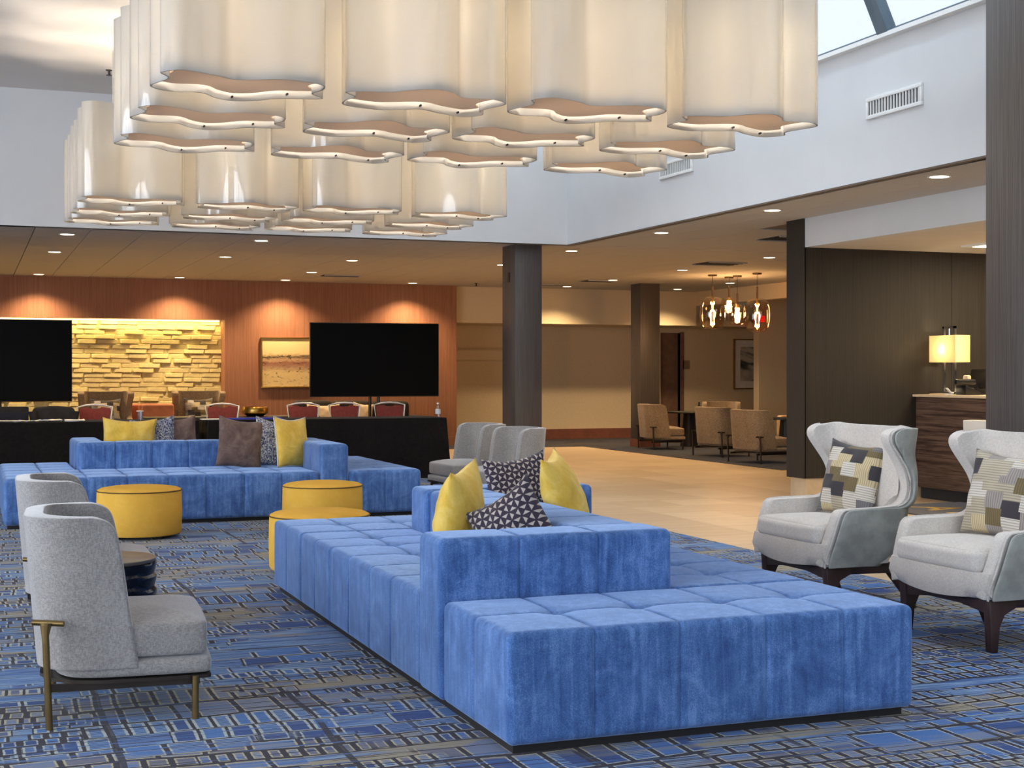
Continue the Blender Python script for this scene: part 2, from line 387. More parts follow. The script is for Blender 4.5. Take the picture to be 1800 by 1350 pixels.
def catmull(pts, sub=6, cyclic=True):
    out = []; N = len(pts)
    for i in range(N if cyclic else N - 1):
        p = [Vector(pts[(i + k) % N]) if cyclic else Vector(pts[min(max(i + k, 0), N - 1)]) for k in (-1, 0, 1, 2)]
        for s in range(sub):
            t = s / sub
            out.append(0.5 * ((2 * p[1]) + (p[2] - p[0]) * t + (2 * p[0] - 5 * p[1] + 4 * p[2] - p[3]) * t * t + (3 * p[1] - p[0] - 3 * p[2] + p[3]) * t ** 3))
    return out
def thing(name, label, cat, loc=(0, 0, 0), rz=0, group=None):
    o = bpy.data.objects.new(name, None); COL.objects.link(o); o.location = loc; o.rotation_euler = (0, 0, rz); o.empty_display_size = .1
    o['label'] = label; o['category'] = cat
    if group: o['group'] = group
    return o
def tag(o, label, cat, group=None):
    o['label'] = label; o['category'] = cat
    if group: o['group'] = group
    return o
def struct(o): o['kind'] = 'structure'; return o
def dup(root, loc, rz, label, group=None):
    r = root.copy(); COL.objects.link(r); r.location = loc; r.rotation_euler = (0, 0, rz); r['label'] = label
    if group: r['group'] = group
    for ch in list(root.children):
        c = ch.copy(); COL.objects.link(c); c.parent = r
        for g in list(ch.children):
            d = g.copy(); COL.objects.link(d); d.parent = c
    return r
def lamp(kind, name, loc, power, color, radius=.05, parent=None, **kw):
    l = bpy.data.lights.new(name, kind); l.energy = power; l.color = color; l.shadow_soft_size = radius
    for k, v in kw.items(): setattr(l, k, v)
    o = bpy.data.objects.new(name, l); COL.objects.link(o); o.location = loc
    if parent: o.parent = parent
    return o

# quilted soft block: rounded box whose faces are pulled in along seams
def axis_samples(lo, hi, r, seams, step):
    s = set()
    n = max(2, int((hi - lo) / step))
    for k in range(n + 1): s.add(round(lo + (hi - lo) * k / n, 4))
    for k in (.15, .4, .7, 1.0): s.add(round(lo + r * k, 4)); s.add(round(hi - r * k, 4))
    for q in seams:
        for d in (-.014, -.005, 0, .005, .014): s.add(round(q + d, 4))
    a = sorted(v for v in s if lo <= v <= hi); out = [a[0]]
    for v in a[1:]:
        if v - out[-1] > .0025: out.append(v)
    out[-1] = hi; return out
def soft_block(name, x0, x1, y0, y1, z0, z1, mat, parent=None, r=.03, sx=(), sy=(), sz=(), puff=.005, step=.035, groove=.009, tuft=.014, tilt=None):
    xs, ys, zs = axis_samples(x0, x1, r, sx, step), axis_samples(y0, y1, r, sy, step), axis_samples(z0, z1, r, sz, step)
    lo = np.array((x0, y0, z0)) + r; hi = np.array((x1, y1, z1)) - r
    nx, ny, nz = len(xs) - 1, len(ys) - 1, len(zs) - 1
    idx = {}; V = []; F = []
    def key(i, j, k):
        t = (i, j, k)
        if t not in idx: idx[t] = len(V); V.append((xs[i], ys[j], zs[k]))
        return idx[t]
    for i in range(nx):
        for j in range(ny):
            F.append((key(i, j, 0), key(i, j + 1, 0), key(i + 1, j + 1, 0), key(i + 1, j, 0)))
            F.append((key(i, j, nz), key(i + 1, j, nz), key(i + 1, j + 1, nz), key(i, j + 1, nz)))
        for k in range(nz):
            F.append((key(i, 0, k), key(i + 1, 0, k), key(i + 1, 0, k + 1), key(i, 0, k + 1)))
            F.append((key(i, ny, k), key(i, ny, k + 1), key(i + 1, ny, k + 1), key(i + 1, ny, k)))
    for j in range(ny):
        for k in range(nz):
            F.append((key(0, j, k), key(0, j, k + 1), key(0, j + 1, k + 1), key(0, j + 1, k)))
            F.append((key(nx, j, k), key(nx, j + 1, k), key(nx, j + 1, k + 1), key(nx, j, k + 1)))
    P = np.array(V); Q = np.clip(P, lo, hi); D = P - Q
    L = np.linalg.norm(D, axis=1, keepdims=True); L[L == 0] = 1; Nn = D / L; R = Q + Nn * r
    def groovef(p, seams):
        g = np.zeros(len(p))
        for q in seams: g = np.maximum(g, np.exp(-((p - q) / .005) ** 2))
        return g
    def pufff(p, a, b, seams):
        e = np.array([a] + sorted(seams) + [b]); i = np.clip(np.searchsorted(e, p, side='right') - 1, 0, len(e) - 2)
        t = (p - e[i]) / (e[i + 1] - e[i]); return np.sqrt(np.clip(np.sin(PI * np.clip(t, 0, 1)), 0, 1))
    gx, gy, gz = groovef(P[:, 0], sx), groovef(P[:, 1], sy), groovef(P[:, 2], sz)
    px, py, pz = pufff(P[:, 0], x0, x1, list(sx)), pufff(P[:, 1], y0, y1, list(sy)), pufff(P[:, 2], z0, z1, list(sz))
    w = Nn ** 2
    tf = np.zeros(len(P))
    for a in sx:
        for b in sy: tf = np.maximum(tf, np.exp(-((P[:, 0] - a) ** 2 + (P[:, 1] - b) ** 2) / .05 ** 2))
    dz = puff * px * py - groove * .6 * np.maximum(gx, gy) - tuft * tf
    dy = puff * .6 * px * pz - groove * np.maximum(gx, gz)
    dx = puff * .6 * py * pz - groove * np.maximum(gy, gz)
    up = np.where(Nn[:, 2] > 0, 1.0, 0.0)
    disp = w[:, 0] * dx + w[:, 1] * dy + w[:, 2] * dz * up
    R = R + Nn * disp[:, None]
    me = bpy.data.meshes.new(name); me.from_pydata([tuple(p) for p in R], [], F); me.update()
    return link(name, me, mat, parent, True)

# cushion: stands on its lower edge at the local origin, face towards local -y
def pillow(name, label, group, mat, loc, w=.5, h=.5, th=.16, yaw=0, lean=0, roll=0, pipe=None, seed=0, cat='pillow'):
    rnd = random.Random(seed); n = 22; V = []; F = []
    def pt(u, v, s):
        k = .07
        x = u * w / 2 * (1 - k * (1 - v * v)); z = v * h / 2 * (1 - k * (1 - u * u))
        e = max(0, (1 - abs(u) ** 2.2)) * max(0, (1 - abs(v) ** 2.2))
        t = th / 2 * e ** .55
        t += .006 * math.sin(9 * u + seed) * math.sin(7 * v + 2 * seed) * e ** .5 + .004 * math.sin(17 * (u * v) + seed) * e ** .5
        sag = -.02 * (1 - u * u) * (1 + v) * .5
        return (x, s * t, z + sag)
    for s in (-1, 1):
        for i in range(n + 1):
            for j in range(n + 1):
                V.append(pt(-1 + 2 * i / n, -1 + 2 * j / n, s))
    m = (n + 1) ** 2
    for s in (0, 1):
        for i in range(n):
            for j in range(n):
                a, b, c, d = [s * m + (i + di) * (n + 1) + j + dj for di, dj in ((0, 0), (1, 0), (1, 1), (0, 1))]
                F.append((a, b, c, d) if s == 0 else (d, c, b, a))
    me = bpy.data.meshes.new(name); me.from_pydata(V, [], F); me.update()
    bm = bmesh.new(); bm.from_mesh(me); bmesh.ops.remove_doubles(bm, verts=bm.verts[:], dist=.0005); bm.to_mesh(me); bm.free()
    o = link(name, me, mat, None, True)
    o.rotation_mode = 'XYZ'
    rot = Matrix.Rotation(yaw, 4, 'Z') @ Matrix.Rotation(lean, 4, 'X') @ Matrix.Rotation(roll, 4, 'Y')
    o.matrix_world = Matrix.Translation(loc) @ rot @ Matrix.Translation((0, 0, h / 2 * .96))
    tag(o, label, cat, group)
    if pipe:
        pts = []
        for side in range(4):
            for k in range(n):
                a = -1 + 2 * k / n
                u, v = ((a, -1), (1, a), (-a, 1), (-1, -a))[side]; pts.append(pt(u, v, 1))
        curve_tube('piping', pts, .005, pipe, o, True, 5)
    return o
pillow_mats = None
RAD = math.radians

# ------------------------------------------------------------------ SETTING
fl = struct(box('floor', -7, 17.5, -4.5, 26, -.2, -.012, 'grout'))
me_tile = None
for i in range(13):
    for j in range(19):
        x0, y0 = 5.36 + i * .6, 7.6 + j * .6
        if x0 > 10.0 and y0 < 11.5: continue
        if me_tile is None:
            t0 = box('floor_tile', 0, .597, 0, .597, -.012, 0, 'floor_tile', fl, .001, 1); me_tile = t0.data
        else:
            t0 = bpy.data.objects.new('floor_tile', me_tile); COL.objects.link(t0); t0.parent = fl
        t0.location = (x0, y0, 0)
bm = bmesh.new()
for a in ((5.36, 17.5, -4.5, 7.6), (-7, 5.355, 17.0, 24.0), (5.355, 17.5, 19.0, 26), (13.16, 17.5, 7.6, 19.0), (10.0, 13.16, 7.6, 12.0)): add_box(bm, a[0], a[1], a[2], a[3], -.012, -.0005)
o = from_bm('outer_tiles', bm, 'floor_tile', fl); o['kind'] = 'stuff'
struct(box('floor_carpet', -7, 5.35, -4.5, 17.0, -.012, .004, 'carpet_blue'))
bm = bmesh.new(); add_box(bm, 10.1, 17.4, 16.4, 25.6, -.004, .006); add_box(bm, -7, 10.1, 22.95, 25.6, -.004, .006)
struct(from_bm('floor_lounge_carpet', bm, 'carpet_dark'))

# ceilings
bm = bmesh.new()
add_box(bm, -7, 17.5, 16.0, 26, 2.865, 2.95); add_box(bm, 6.92, 17.5, -4.5, 16.0, 2.865, 2.95); 
cl = struct(from_bm('ceiling', bm, 'grid_dark'))
me_p = None
def panel(x, y, L=1.21):
    global me_p
    if me_p is None:
        p = box('ceiling_panel', 0, .572, 0, 1.205, 2.85, 2.866, 'ceiling_tile', cl, .003, 1); me_p = p.data
    else:
        p = bpy.data.objects.new('ceiling_panel', me_p); COL.objects.link(p); p.parent = cl
    p.location = (x, y, 0)
for i in range(23):
    for j in range(7):
        y = 15.88 + j * 1.21
        if y + 1.2 > 24.35: continue
        panel(.67 + i * .576, y)
for i in range(11):
    for j in range(6):
        x = 6.83 + i * .576; y = 15.86 - (j + 1) * 1.21
        if y < 9.0 and x > 8: continue
        if x > 7.6 and y < 12.3: continue
        panel(x, y)
bm = bmesh.new(); add_box(bm, -7, .66, 15.88, 24.3, 2.85, 2.866); add_box(bm, 13.93, 17.4, 9.8, 26, 2.85, 2.866); add_box(bm, 6.82, 7.84, -4.4, 8.6, 2.85, 2.866)
o = from_bm('outer_panels', bm, 'ceiling_tile', cl); o['kind'] = 'stuff'
box('edge_trim', 6.775, 6.83, -4.4, 15.86, 2.838, 2.866, 'grid_dark', cl)
# atrium well
struct(box('wall_atrium_back', -7, 6.77, 15.86, 16.0, 2.85, 4.32, 'white_paint'))
struct(box('wall_atrium_right', 6.77, 6.92, -4.5, 16.0, 2.85, 3.93, 'white_paint'))
struct(box('ceiling_atrium', -7, 4.2, -4.5, 16.0, 4.3, 4.42, 'ceiling_paint'))
struct(box('trim_1', 6.69, 6.93, -4.5, 15.86, 3.93, 3.965, 'white_plastic'))
for y0, y1 in ((15.86, 16.0), (-4.6, -4.5)):
    struct(prism('wall_lantern_end', [(4.2, 4.32), (5.2, 6.5), (5.6, 6.5), (6.61, 4.32)], y0, y1, 'white_paint'))
# skylight: two sloped runs of glass with mullions
sk = struct(thing('window_1', 'sloped skylight', 'window')); del sk['category']; del sk['label']
dirs = Vector((-1.2, 0, 2.57)).normalized()
ys = [9.38 + 1.12 * k for k in range(-12, 6)]
for k, y in enumerate(ys):
    bm = bmesh.new()
    a = Vector((6.74, y, 3.96)); b = a + dirs * 2.8
    nrm = Vector((dirs.z, 0, -dirs.x))
    add_box(bm, -.045, .045, -.07, .07, 0, 2.85); bmesh.ops.transform(bm, matrix=Matrix.Translation(a) @ Matrix.Rotation(math.atan2(dirs.x, dirs.z), 4, 'Y'), verts=bm.verts)
    from_bm('mullion', bm, 'steel_frame', sk)
    if k < len(ys) - 1:
        bm = bmesh.new(); add_box(bm, -.006, .006, .07, 1.05, 0, 2.8); bmesh.ops.transform(bm, matrix=Matrix.Translation(a) @ Matrix.Rotation(math.atan2(dirs.x, dirs.z), 4, 'Y'), verts=bm.verts)
        from_bm('pane', bm, 'window_glass', sk)
sp = [(4.2, 4.42), (4.26, 4.42), (5.36, 6.5), (5.3, 6.52)]
prism('left_glazing', sp, -4.5, 15.86, 'window_glass', sk)
box('ridge_beam', 5.3, 5.62, -4.5, 15.86, 6.42, 6.56, 'steel_frame', sk)
box('sill_bar', 6.71, 6.80, -4.5, 15.86, 3.955, 3.985, 'steel_frame', sk)

# outer walls outside the picture: window walls on the left and behind the camera
bm = bmesh.new(); add_box(bm, -6.2, -6.0, -4.5, 24.0, 0, .3); add_box(bm, -6.2, -6.0, -4.5, 24, 4.2, 4.3)
for y in np.arange(-4.5, 15, 2.0): add_box(bm, -6.2, -6.0, y, y + .12, .3, 4.2)
add_box(bm, -6.2, -6.0, 13.6, 24.0, .3, 4.2)
struct(from_bm('wall_left', bm, 'white_paint')); struct(box('window_2', -6.12, -6.1, -4.5, 13.6, .3, 4.2, 'window_glass'))
bm = bmesh.new(); add_box(bm, -6.2, 17.5, -4.35, -4.15, 0, .3); add_box(bm, -6.2, 6.8, -4.35, -4.15, 3.8, 4.3); add_box(bm, 6.8, 17.5, -4.35, -4.15, .3, 2.9)
for x in np.arange(-6.2, 6.9, 1.85): add_box(bm, x, x + .12, -4.35, -4.15, .3, 3.8)
struct(from_bm('wall_front', bm, 'white_paint')); struct(box('window_3', -6.2, 6.8, -4.27, -4.25, .3, 3.8, 'window_glass'))
struct(box('wall_right', 17.3, 17.5, -4.5, 26, 0, 2.87, 'beige_wall'))

# back wall with lit stone niche
bm = bmesh.new()
add_box(bm, -7, 4.02, 24.05, 24.35, 2.19, 2.865); add_box(bm, 4.02, 8.13, 24.05, 24.62, 0, 2.865); add_box(bm, -7, 4.02, 24.52, 24.62, 0, 2.19)
wb = struct(from_bm('wall_back', bm, 'wall_wood'))
box('skirting', 4.03, 8.14, 24.035, 24.06, 0, .16, 'wall_wood', wb)
stones = []
rnd = random.Random(3)
meshes = []
for k in range(6):
    w_, h_, d_ = (.32, .30, .34, .28, .33, .36)[k], .062, (.05, .012, .032, .008, .02, .06)[k]
    bm = bmesh.new()
    vs = [(-w_ / 2, 0, 0), (w_ / 2, 0, 0), (w_ / 2, 0, h_ + .015), (-w_ / 2, 0, h_ + .015), (-w_ / 2 + .02, -d_, .012), (w_ / 2 - .035, -d_, .004), (w_ / 2 - .02, -d_ * .9, h_ + .006), (-w_ / 2 + .035, -d_ * .9, h_)]
    b = [bm.verts.new(v) for v in vs]
    for f in ((0, 1, 2, 3), (4, 7, 6, 5), (0, 4, 5, 1), (1, 5, 6, 2), (2, 6, 7, 3), (3, 7, 4, 0)): bm.faces.new([b[i] for i in f])
    me = bpy.data.meshes.new('stone_block'); bmesh.ops.recalc_face_normals(bm, faces=bm.faces[:]); bm.to_mesh(me); bm.free(); me.materials.append(M['stone_cream']); meshes.append(me)
nw = struct(box('wall_niche', -3, 4.02, 24.46, 24.52, 0, 2.19, 'stone_cream'))
for j in range(21):
    x = .2 + (j % 3) * .11 + rnd.uniform(-.05, .05)
    while x < 3.9:
        k = rnd.choice([0, 0, 1, 2, 2, 3, 4, 5]); me = meshes[k]
        o = bpy.data.objects.new('stone_block', me); COL.objects.link(o); o.parent = nw
        o.location = (x + .16, 24.46, .50 + j * .08); x += rnd.uniform(.29, .36)
bm = bmesh.new()
for j in range(26):
    for i in range(9): add_box(bm, -2.8 + i * .33, -2.5 + i * .33, 24.42, 24.46, .1 + j * .08, .16 + j * .08)
o = from_bm('hidden_blocks', bm, 'stone_cream', nw); o['kind'] = 'stuff'
st = tag(box('cove_light', -3, 3.98, 24.36, 24.40, 2.165, 2.185, 'cove_strip'), 'warm light strip along the top of the stone niche', 'light strip')
area('cove_lamp', (.8, 24.33, 2.17), (RAD(12), 0, 0), 6.4, .04, 36, (1, .74, .30))

# beige header, recess and its walls
struct(box('wall_header', 8.13, 13.05, 24.25, 24.45, 2.2, 2.865, 'beige_wall'))
struct(box('ceiling_recess', 8.13, 17.3, 24.45, 25.7, 2.2, 2.3, 'beige_wall'))
bm = bmesh.new(); add_box(bm, 8.13, 12.98, 25.62, 25.75, 0, 2.3); add_box(bm, 13.42, 17.4, 25.62, 25.75, 0, 2.3); add_box(bm, 12.98, 13.42, 25.62, 25.75, 2.1, 2.3)
struct(from_bm('wall_recess', bm, 'beige_wall')); struct(box('wall_recess_left', 8.0, 8.13, 24.6, 25.7, 0, 2.3, 'beige_wall'))
struct(box('trim_2', 8.15, 9.58, 25.5, 25.64, 1.54, 1.73, 'beige_wall'))
bb = bmesh.new(); add_box(bb, 8.15, 12.98, 25.58, 25.63, 0, .2); add_box(bb, 13.42, 17.0, 25.58, 25.63, 0, .2)
struct(from_bm('baseboard_recess', bb, 'red_base'))
d1 = struct(box('door_1', 12.98, 13.42, 25.72, 25.76, 0, 2.1, 'door_brown')); 
struct(box('wall_doorway_right', 13.42, 13.5, 25.6, 26.1, 0, 2.12, 'door_brown'))
struct(box('wall_partition', 14.40, 17.3, 24.2, 24.4, 0, 2.865, 'beige_wall'))
struct(box('wall_bulkhead', 13.05, 13.3, 16.5, 24.45, 2.58, 2.865, 'beige_wall'))
struct(box('wall_end', -7, 17.5, 26.1, 26.2, 0, 2.87, 'beige_wall'))

# columns
def column(name, x0, x1, y0, y1, z1, base=None):
    o = struct(box(name, x0, x1, y0, y1, 0, z1, 'column_wood', None, .006, 2))
    if base: box('column_base', x0 - .01, x1 + .01, y0 - .01, y1 + .01, 0, .14, base, o)
    return o
column('column_1', 6.16, 6.51, 16.02, 16.46, 2.865); column('column_2', 10.88, 11.26, 22.25, 22.63, 2.865, 'red_base'); column('column_3', 6.16, 6.56, 7.05, 7.52, 4.3)
# column 3 passes the atrium; small sensor plate on column 1
tag(box('sensor_plate', 6.15, 6.162, 16.2, 16.25, 2.40, 2.52, 'phone_black'), 'small black plate high on the side of the middle column', 'plate')

# dark panelled reception wall, soffit, desk
dw = struct(box('wall_reception', 7.86, 17.3, 12.33, 12.6, .24, 2.56, 'plinth'))
me = None
for k in range(4):
    box('wood_panel', 7.85 + k * 1.79 - (0 if k == 0 else 0), 7.85 + (k + 1) * 1.79 - .004, 12.30, 12.335, .235, 2.56, 'dark_wood', dw)
box('wood_panel', 7.835, 7.86, 12.30, 12.62, .235, 2.865, 'dark_wood', dw)
struct(box('baseboard_reception', 7.87, 13, 12.31, 12.6, 0, .24, 'baseboard_tile'))
struct(box('wall_soffit', 7.85, 7.99, -4.4, 12.33, 2.56, 2.865, 'white_paint'))
struct(box('ceiling_reception', 7.99, 17.3, -4.4, 12.33, 2.56, 2.66, 'ceiling_paint'))
t = thing('ceiling_recess_light', 'bright square light recess in the reception ceiling', 'light', (0, 0, 0))
box('frame', 9.2, 10.6, 9.9, 11.6, 2.545, 2.562, 'white_plastic', t); box('lens', 9.28, 10.52, 9.98, 11.52, 2.54, 2.548, 'lamp_lens', t)
area('reception_lamp', (9.9, 10.7, 2.5), (0, 0, 0), 1.2, 1.4, 28, (1, .74, .42))

# downlights: six columns along X, seven rows along Y
rows = [9.3, 11.8, 14.13, 16.65, 19.15, 21.63, 23.58]
rown = ['over the right aisle nearest the camera', 'second over the right aisle', 'near the white atrium corner', 'just behind the atrium edge', 'in the second ceiling row behind the atrium', 'in the third ceiling row behind the atrium', 'in the last ceiling row by the back wall']
cols = [1.03, 3.21, 4.95, 7.17, 10.07, 12.3]
coln = ['far left, above the stone niche', 'above the hill painting side', 'above the right television', 'left of the middle column line', 'above the lounge aisle', 'above the pendant lamps']
present = {(0, 3), (1, 3), (2, 3), (3, 0), (3, 1), (4, 0), (4, 1), (4, 2), (5, 2), (6, 0), (6, 1), (6, 2), (6, 3), (4, 3), (3, 3), (3, 4), (4, 4), (5, 4), (6, 4), (5, 5), (6, 5)}
proto = None
for (j, i) in sorted(present):
    lab = 'round recessed downlight %s, %s' % (rown[j], coln[i]) if j > 2 else 'round recessed downlight %s' % rown[j]
    lab = ' '.join(lab.split()[:16])
    if proto is None:
        proto = thing('recessed_downlight', lab, 'downlight', (cols[i], rows[j], 2.85), 0, 'recessed ceiling downlights')
        bm = bmesh.new(); add_lathe(bm, [(.075, -.004), (.09, -.006), (.095, 0), (.075, .002)], 24, (0, 0, 0), True); from_bm('trim_ring', bm, 'white_plastic', proto, True)
        lathe('lens', [(.001, -.003), (.074, -.003), (.074, .002), (.001, .002)], 'lamp_lens', proto, 24)
    else: dup(proto, (cols[i], rows[j], 2.85), 0, lab)
    lamp('SPOT', 'downlight_beam', (cols[i], rows[j], 2.83), (230 if j == 6 else 135) if j > 2 else 70, (1, .72, .40), .06, None, spot_size=RAD(128), spot_blend=.8)
# vents
def ceil_vent(x, y, w, d, lab, rz=0):
    t = thing('ceiling_vent', lab, 'vent', (x, y, 2.848), rz, 'ceiling air vents')
    bm = bmesh.new(); add_box(bm, -w / 2, w / 2, -d / 2, d / 2, -.002, .001); from_bm('backing', bm, 'vent_dark', t)
    for s in (-1, 1): box('frame', -w / 2, w / 2, s * d / 2 - .015, s * d / 2 + .015, -.014, 0, 'ceiling_tile', t)
    for k in range(3): box('slat', -w / 2, w / 2, -d / 2 + d * (k + 1) / 4 - .012, -d / 2 + d * (k + 1) / 4 + .012, -.012, -.004, 'vent_dark', t)
ceil_vent(8.85, 14.2, .55, .5, 'dark ceiling vent beside the white reception soffit'); ceil_vent(9.95, 17.8, .6, .5, 'ceiling vent in front of the amber pendant lamps')
ceil_vent(9.95, 21.95, .55, .4, 'ceiling vent left of the dark back column'); ceil_vent(9.6, 23.2, .5, .25, 'ceiling vent just right of the middle column'); ceil_vent(5.55, 22.2, .6, .3, 'ceiling vent above the right television')
def wall_vent(y, z, lab):
    t = thing('wall_vent', lab, 'vent', (6.77, y, z), 0, 'white wall vents on the atrium wall')
    box('backing', -.004, 0, -.33, .33, -.055, .055, 'vent_dark', t)
    for a in ((-.36, .36, .055, .085), (-.36, .36, -.085, -.055), (-.36, -.33, -.055, .055), (.33, .36, -.055, .055)): box('frame', -.02, 0, *a, 'white_plastic', t, .003)
    for k in range(17): box('slat', -.014, -.004, -.32 + k * .0385, -.308 + k * .0385, -.055, .055, 'white_plastic', t)
wall_vent(9.33, 3.42, 'white slatted air vent high on the right atrium wall'); wall_vent(13.0, 3.40, 'white slatted air vent behind the chandelier on the atrium wall')
sp_ = thing('ceiling_sprinkler', 'small metal sprinkler head on ceiling left of the middle column', 'sprinkler', (8.2, 23.2, 2.85))
lathe('escutcheon', [(.001, 0), (.035, 0), (.03, -.008), (.001, -.008)], 'dark_metal', sp_, 12); tube('nozzle', (0, 0, -.008), (0, 0, -.05), .012, 'dark_metal', sp_); lathe('deflector', [(.001, -.05), (.028, -.05), (.028, -.054), (.001, -.054)], 'dark_metal', sp_, 12)
dup(sp_, (1.3, 14.6, 4.3), 0, 'small metal sprinkler head on the high atrium ceiling left of the chandeliers')

# ------------------------------------------------------------------ CHANDELIERS
OUT = [(-.43, .08), (-.33, .185), (-.17, .175), (-.09, .27), (.01, .335), (.12, .29), (.22, .19), (.36, .15), (.435, .10), (.36, 0), (.385, -.11), (.35, -.24), (.16, -.30), (-.05, -.215), (-.17, -.28), (-.33, -.345), (-.42, -.25), (-.37, -.13)]
SH = [(v.x, v.y) for v in catmull([(a, b, 0) for a, b in OUT], 7)]
def shade_meshes():
    n = len(SH); V = []; F = []
    def inset(d):
        out = []
        for i in range(n):
            a = Vector(SH[i - 1]); b = Vector(SH[(i + 1) % n]); t = (b - a).normalized(); nr = Vector((-t.y, t.x)); p = Vector(SH[i])
            out.append((p + nr * d))
        return out
    area2 = sum(SH[i][0] * SH[(i + 1) % n][1] - SH[(i + 1) % n][0] * SH[i][1] for i in range(n))
    s = 1 if area2 > 0 else -1
    ins = inset(s * .008)
    loops = [([Vector(p) for p in SH], 0), ([Vector(p) for p in SH], .75), (ins, .75), (ins, 0)]
    for L, z in loops:
        for p in L: V.append((p.x, p.y, z))
    for a in range(4):
        b = (a + 1) % 4
        for k in range(n): F.append((a * n + k, a * n + (k + 1) % n, b * n + (k + 1) % n, b * n + k))
    me = bpy.data.meshes.new('shade'); me.from_pydata(V, [], F); me.update(); me.materials.append(M['acrylic'])
    bm = bmesh.new(); bm.from_mesh(me); bmesh.ops.recalc_face_normals(bm, faces=bm.faces[:]); bm.to_mesh(me); bm.free()
    for p in me.polygons: p.use_smooth = True
    me.set_sharp_from_angle(angle=RAD(50))
    ins2 = inset(s * .026); bm = bmesh.new(); A = [bm.verts.new((p.x, p.y, .036)) for p in ins2]; B = [bm.verts.new((p.x, p.y, .044)) for p in ins2]
    bm.faces.new(A[::-1]); bm.faces.new(B)
    for k in range(n): bm.faces.new((A[k], A[(k + 1) % n], B[(k + 1) % n], B[k]))
    bmesh.ops.triangulate(bm, faces=[f for f in bm.faces if len(f.verts) > 4])
    md = bpy.data.meshes.new('diffuser_panel'); bm.to_mesh(md); bm.free(); md.materials.append(M['diffuser'])
    return me, md
MSH, MDF = shade_meshes()
bm = bmesh.new(); add_lathe(bm, [(.001, -.06), (.022, -.05), (.03, -.02), (.022, .03), (.012, .05), (.001, .05)], 14); MBU = bpy.data.meshes.new('bulb'); bm.to_mesh(MBU); bm.free(); MBU.materials.append(M['bulb_warm'])
bm = bmesh.new()
bmesh.ops.create_cone(bm, cap_ends=True, segments=8, radius1=.006, radius2=.006, depth=.02); MSC = bpy.data.meshes.new('screw'); bm.to_mesh(MSC); bm.free(); MSC.materials.append(M['dark_metal'])
bm = bmesh.new(); add_tube(bm, (0, 0, .72), (0, 0, 1.6), .006, n=8); add_tube(bm, (-.25, 0, .72), (.25, 0, .72), .012, n=8); MRD = bpy.data.meshes.new('hanging_rod'); bm.to_mesh(MRD); bm.free(); MRD.materials.append(M['chrome'])
def chandelier(label, ys):
    t = thing('chandelier', label, 'chandelier', (2.68, ys[1], 2.7), 0, 'white wavy shade chandeliers')
    for r, y in enumerate(ys):
        for c, x in enumerate((1.255, 2.19, 3.12, 4.08)):
            s = bpy.data.objects.new('shade', MSH); COL.objects.link(s); s.parent = t
            s.location = (x - 2.68, y - ys[1], 0); s.rotation_euler = (0, 0, PI if c % 2 else 0)
            for nm, me, loc in (('diffuser_panel', MDF, (0, 0, 0)), ('bulb', MBU, (.12, 0, .48)), ('bulb', MBU, (-.16, 0, .48)), ('screw', MSC, (.01, .318, .018)), ('screw', MSC, (-.05, -.198, .018)), ('screw', MSC, (.26, .148, .018)), ('screw', MSC, (-.30, -.318, .018)), ('hanging_rod', MRD, (0, 0, 0))):
                o = bpy.data.objects.new(nm, me); COL.objects.link(o); o.parent = s; o.location = loc
                if nm == 'screw': o.rotation_euler = (PI / 2, 0, 0)
            for bx in (.12, -.16):
                lamp('POINT', 'shade_lamp', (bx, 0, .40), 29, (1, .89, .74), .06, s)
    return t
chandelier('near cluster of large white wavy acrylic shades hung from the atrium ceiling', (7.03, 7.96, 8.89))
chandelier('far smaller looking cluster of white wavy shades near the atrium back wall', (12.02, 12.92, 13.72))

# ------------------------------------------------------------------ BLUE MODULAR SOFAS
V_ = 'velvet_blue'
s1 = thing('modular_sofa', 'large blue velvet tufted modular sofa in the foreground with low zigzag back', 'sofa', (0, 0, 0), 0, 'blue modular sofas')
sx = (2.02, 2.35, 2.70, 3.03)
soft_block('seat_block', 1.70, 3.34, 4.48, 5.195, .035, .42, V_, s1, .026, sx, (4.84,), ())
soft_block('seat_block', 2.69, 3.34, 5.20, 7.42, .035, .42, V_, s1, .026, (3.03,), (5.52, 5.85, 6.2, 6.52, 6.84, 7.14), ())
soft_block('seat_block', 1.70, 2.345, 5.485, 7.70, .035, .42, V_, s1, .026, (2.02,), (5.92, 6.27, 6.65, 7.02, 7.36), ())
soft_block('seat_block', 1.70, 3.34, 7.705, 8.43, .035, .42, V_, s1, .026, sx, (8.07,), ())
soft_block('back_block', 1.69, 2.69, 5.20, 5.48, .035, .66, V_, s1, .028, (2.02, 2.36), (), (), .004)
soft_block('back_block', 2.35, 2.685, 5.485, 7.415, .035, .655, V_, s1, .028, (), (5.85, 6.2, 6.55, 6.9, 7.2), (), .004)
soft_block('back_block', 2.33, 3.33, 7.42, 7.70, .035, .66, V_, s1, .028, (2.66, 3.0), (), (), .004)
bm = bmesh.new(); add_box(bm, 1.73, 3.31, 4.52, 8.40, 0.003, .05); from_bm('plinth', bm, 'plinth', s1)
s2 = thing('modular_sofa', 'blue velvet modular sofa at the back left beside the yellow ottomans', 'sofa', (0, 0, 0), 0, 'blue modular sofas')
soft_block('seat_block', .27, 2.915, 12.42, 13.48, .035, .42, V_, s2, .035, (.6, .93, 1.26, 1.6, 1.92, 2.25, 2.58), (12.77, 13.12), (), step=.05)
soft_block('seat_block', 3.185, 3.86, 12.42, 14.62, .035, .42, V_, s2, .035, (3.52,), (12.78, 13.15, 13.5, 13.87, 14.24), (), step=.05)
soft_block('seat_block', 1.19, 3.18, 13.765, 14.62, .035, .42, V_, s2, .035, (1.5, 1.82, 2.15, 2.48, 2.8), (14.2,), (), step=.05)
